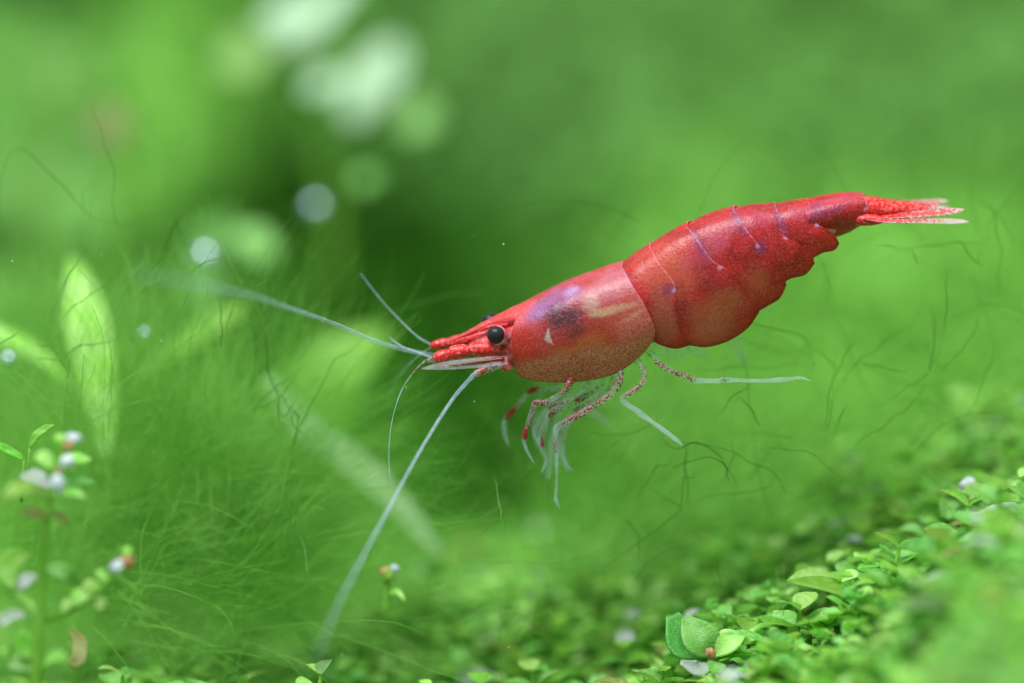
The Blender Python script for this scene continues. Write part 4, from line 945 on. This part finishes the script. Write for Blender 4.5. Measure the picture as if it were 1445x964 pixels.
# pale-leaved stem plant far behind, top left, seen as soft bright discs
M_WHITE = leaf_mat('leaf_silvery', lin(184, 224, 180), lin(208, 234, 206), .25, .3, 0.0, vary=.2)
M_SOFT = leaf_mat('leaf_soft', lin(150, 204, 110), lin(172, 216, 136), .35, .4, 0.0)
M_BEIGE = leaf_mat('leaf_beige', lin(170, 176, 120), lin(182, 186, 132), .35, .4, 0.0)
b = at(470, 420, 6.4); q = empty('silvery_plant', b); tag(q, 'blurred plant with silvery white leaves at the top left, far behind', 'plant')
spine_stem('stem', [(470, 420, 6.4), (468, 300, 6.4), (455, 200, 6.4), (450, 90, 6.3), (435, -40, 6.2)], [.05, .045, .04, .035, .03], M_STEM, q, b)
for pts, wd, m in (([(392, 66, 5.8), (425, 38, 5.8), (462, 5, 5.8), (500, -30, 5.8)], [.05, .15, .13, .05], M_WHITE), ([(492, 170, 5.8), (515, 132, 5.8), (545, 90, 5.8), (560, 60, 5.8)], [.05, .15, .15, .05], M_WHITE),
                   ([(385, 70, 6.0), (350, 82, 6.0), (305, 95, 6.0)], [.05, .24, .05], M_SOFT), ([(450, 110, 6.0), (475, 95, 6), (500, 75, 6)], [.05, .18, .05], M_SOFT), ([(555, 160, 6.0), (588, 165, 6), (620, 172, 6)], [.04, .18, .04], M_SOFT),
                   ([(500, 262, 4.5), (515, 255, 4.5), (535, 246, 4.5)], [.02, .08, .02], M_L1), ([(330, 330, 4.0), (360, 345, 4), (385, 360, 4)], [.04, .12, .04], M_SOFT), ([(370, 40, 5.5), (392, 22, 5.5), (410, 0, 5.5)], [.03, .1, .03], M_WHITE), ([(430, 130, 5.2), (455, 118, 5.2), (480, 112, 5.2)], [.03, .1, .03], M_WHITE), ([(575, 190, 5.0), (590, 175, 5.0), (600, 150, 5.0)], [.03, .08, .03], M_SOFT)):
    spine_leaf('leaf', pts, wd, m, q, b, face=(0, -.7, .8), n=12, m=6)
b = at(155, 300, 5); q = empty('beige_leaved_plant', b); tag(q, 'blurred beige leaf on a thin stalk in the upper left background', 'plant')
spine_stem('stem', [(155, 420, 5), (158, 300, 5), (157, 200, 5)], [.03, .03, .02], M_STEM, q, b); spine_leaf('leaf', [(158, 208, 5), (156, 178, 5), (154, 146, 5)], [.03, .12, .03], M_BEIGE, q, b, face=(0, -.7, .8), n=10, m=6)
b = at(70, 330, 7); q = empty('light_green_plant', b); tag(q, 'large blurred light green leaves along the upper left edge', 'plant')
spine_stem('stem', [(70, 480, 7), (60, 330, 7), (60, 120, 7)], [.05, .05, .03], M_STEM, q, b)
for pts, wd in (([(60, 330, 7), (30, 250, 7), (0, 190, 7)], [.1, .5, .1]), ([(60, 340, 7), (110, 280, 7), (130, 250, 7)], [.1, .35, .1]), ([(60, 170, 7), (85, 110, 7), (110, 70, 7)], [.08, .28, .06])):
    spine_leaf('leaf', pts, wd, M_L1, q, b, face=(0, -.8, .8), n=12, m=6)

# air bubbles caught in the algae
def mat_bubble():
    t = NT('air_bubble'); p = t.n('ShaderNodeBsdfPrincipled'); p.inputs['Base Color'].default_value = lin(205, 226, 240); p.inputs['Roughness'].default_value = 0.12
    p.inputs['Metallic'].default_value = 0.75; return t.done(p.outputs[0])
M_BUB = mat_bubble()
for px, py, y, r, lab in ((291, 361, 2.4, .055, 'round pale blue air bubble, out of focus, left of the antenna'), (446, 292, 3.6, .05, 'round greenish air bubble, out of focus, above the antenna'), (204, 470, 1.0, .022, 'small grey bubble beside the bright upright leaf'),
                         (12, 506, 1.0, .03, 'grey bubble at the left edge under the arched leaf')):
    V, F = uvsphere((0, 0, 0), r, 18, 12); o = mesh_obj('air_bubble', V, F, M_BUB); o.location = at(px, py, y); tag(o, lab, 'bubble', 'air bubbles in the algae')

# fine dust in the water
def dust():
    R = random.Random(9); Vs = []; Fs = []
    for k in range(45):
        c = at(R.uniform(0, 1445), R.uniform(330, 964), R.choice((R.uniform(-.3, .3), R.uniform(.3, 2)))); V, F = uvsphere(c, R.uniform(.0016, .004), 6, 4, (R.uniform(.7, 1.6), 1, R.uniform(.7, 1.3)))
        n = len(Vs); Vs += V; Fs += [tuple(a + n for a in f) for f in F]
    o = mesh_obj('suspended_dust', Vs, Fs, mat_plain('dust_speck', lin(190, 205, 190), lin(150, 170, 150), .6, .1)); tag(o, 'tiny pale specks of dust floating in the water', 'dust', kind='stuff')
dust()
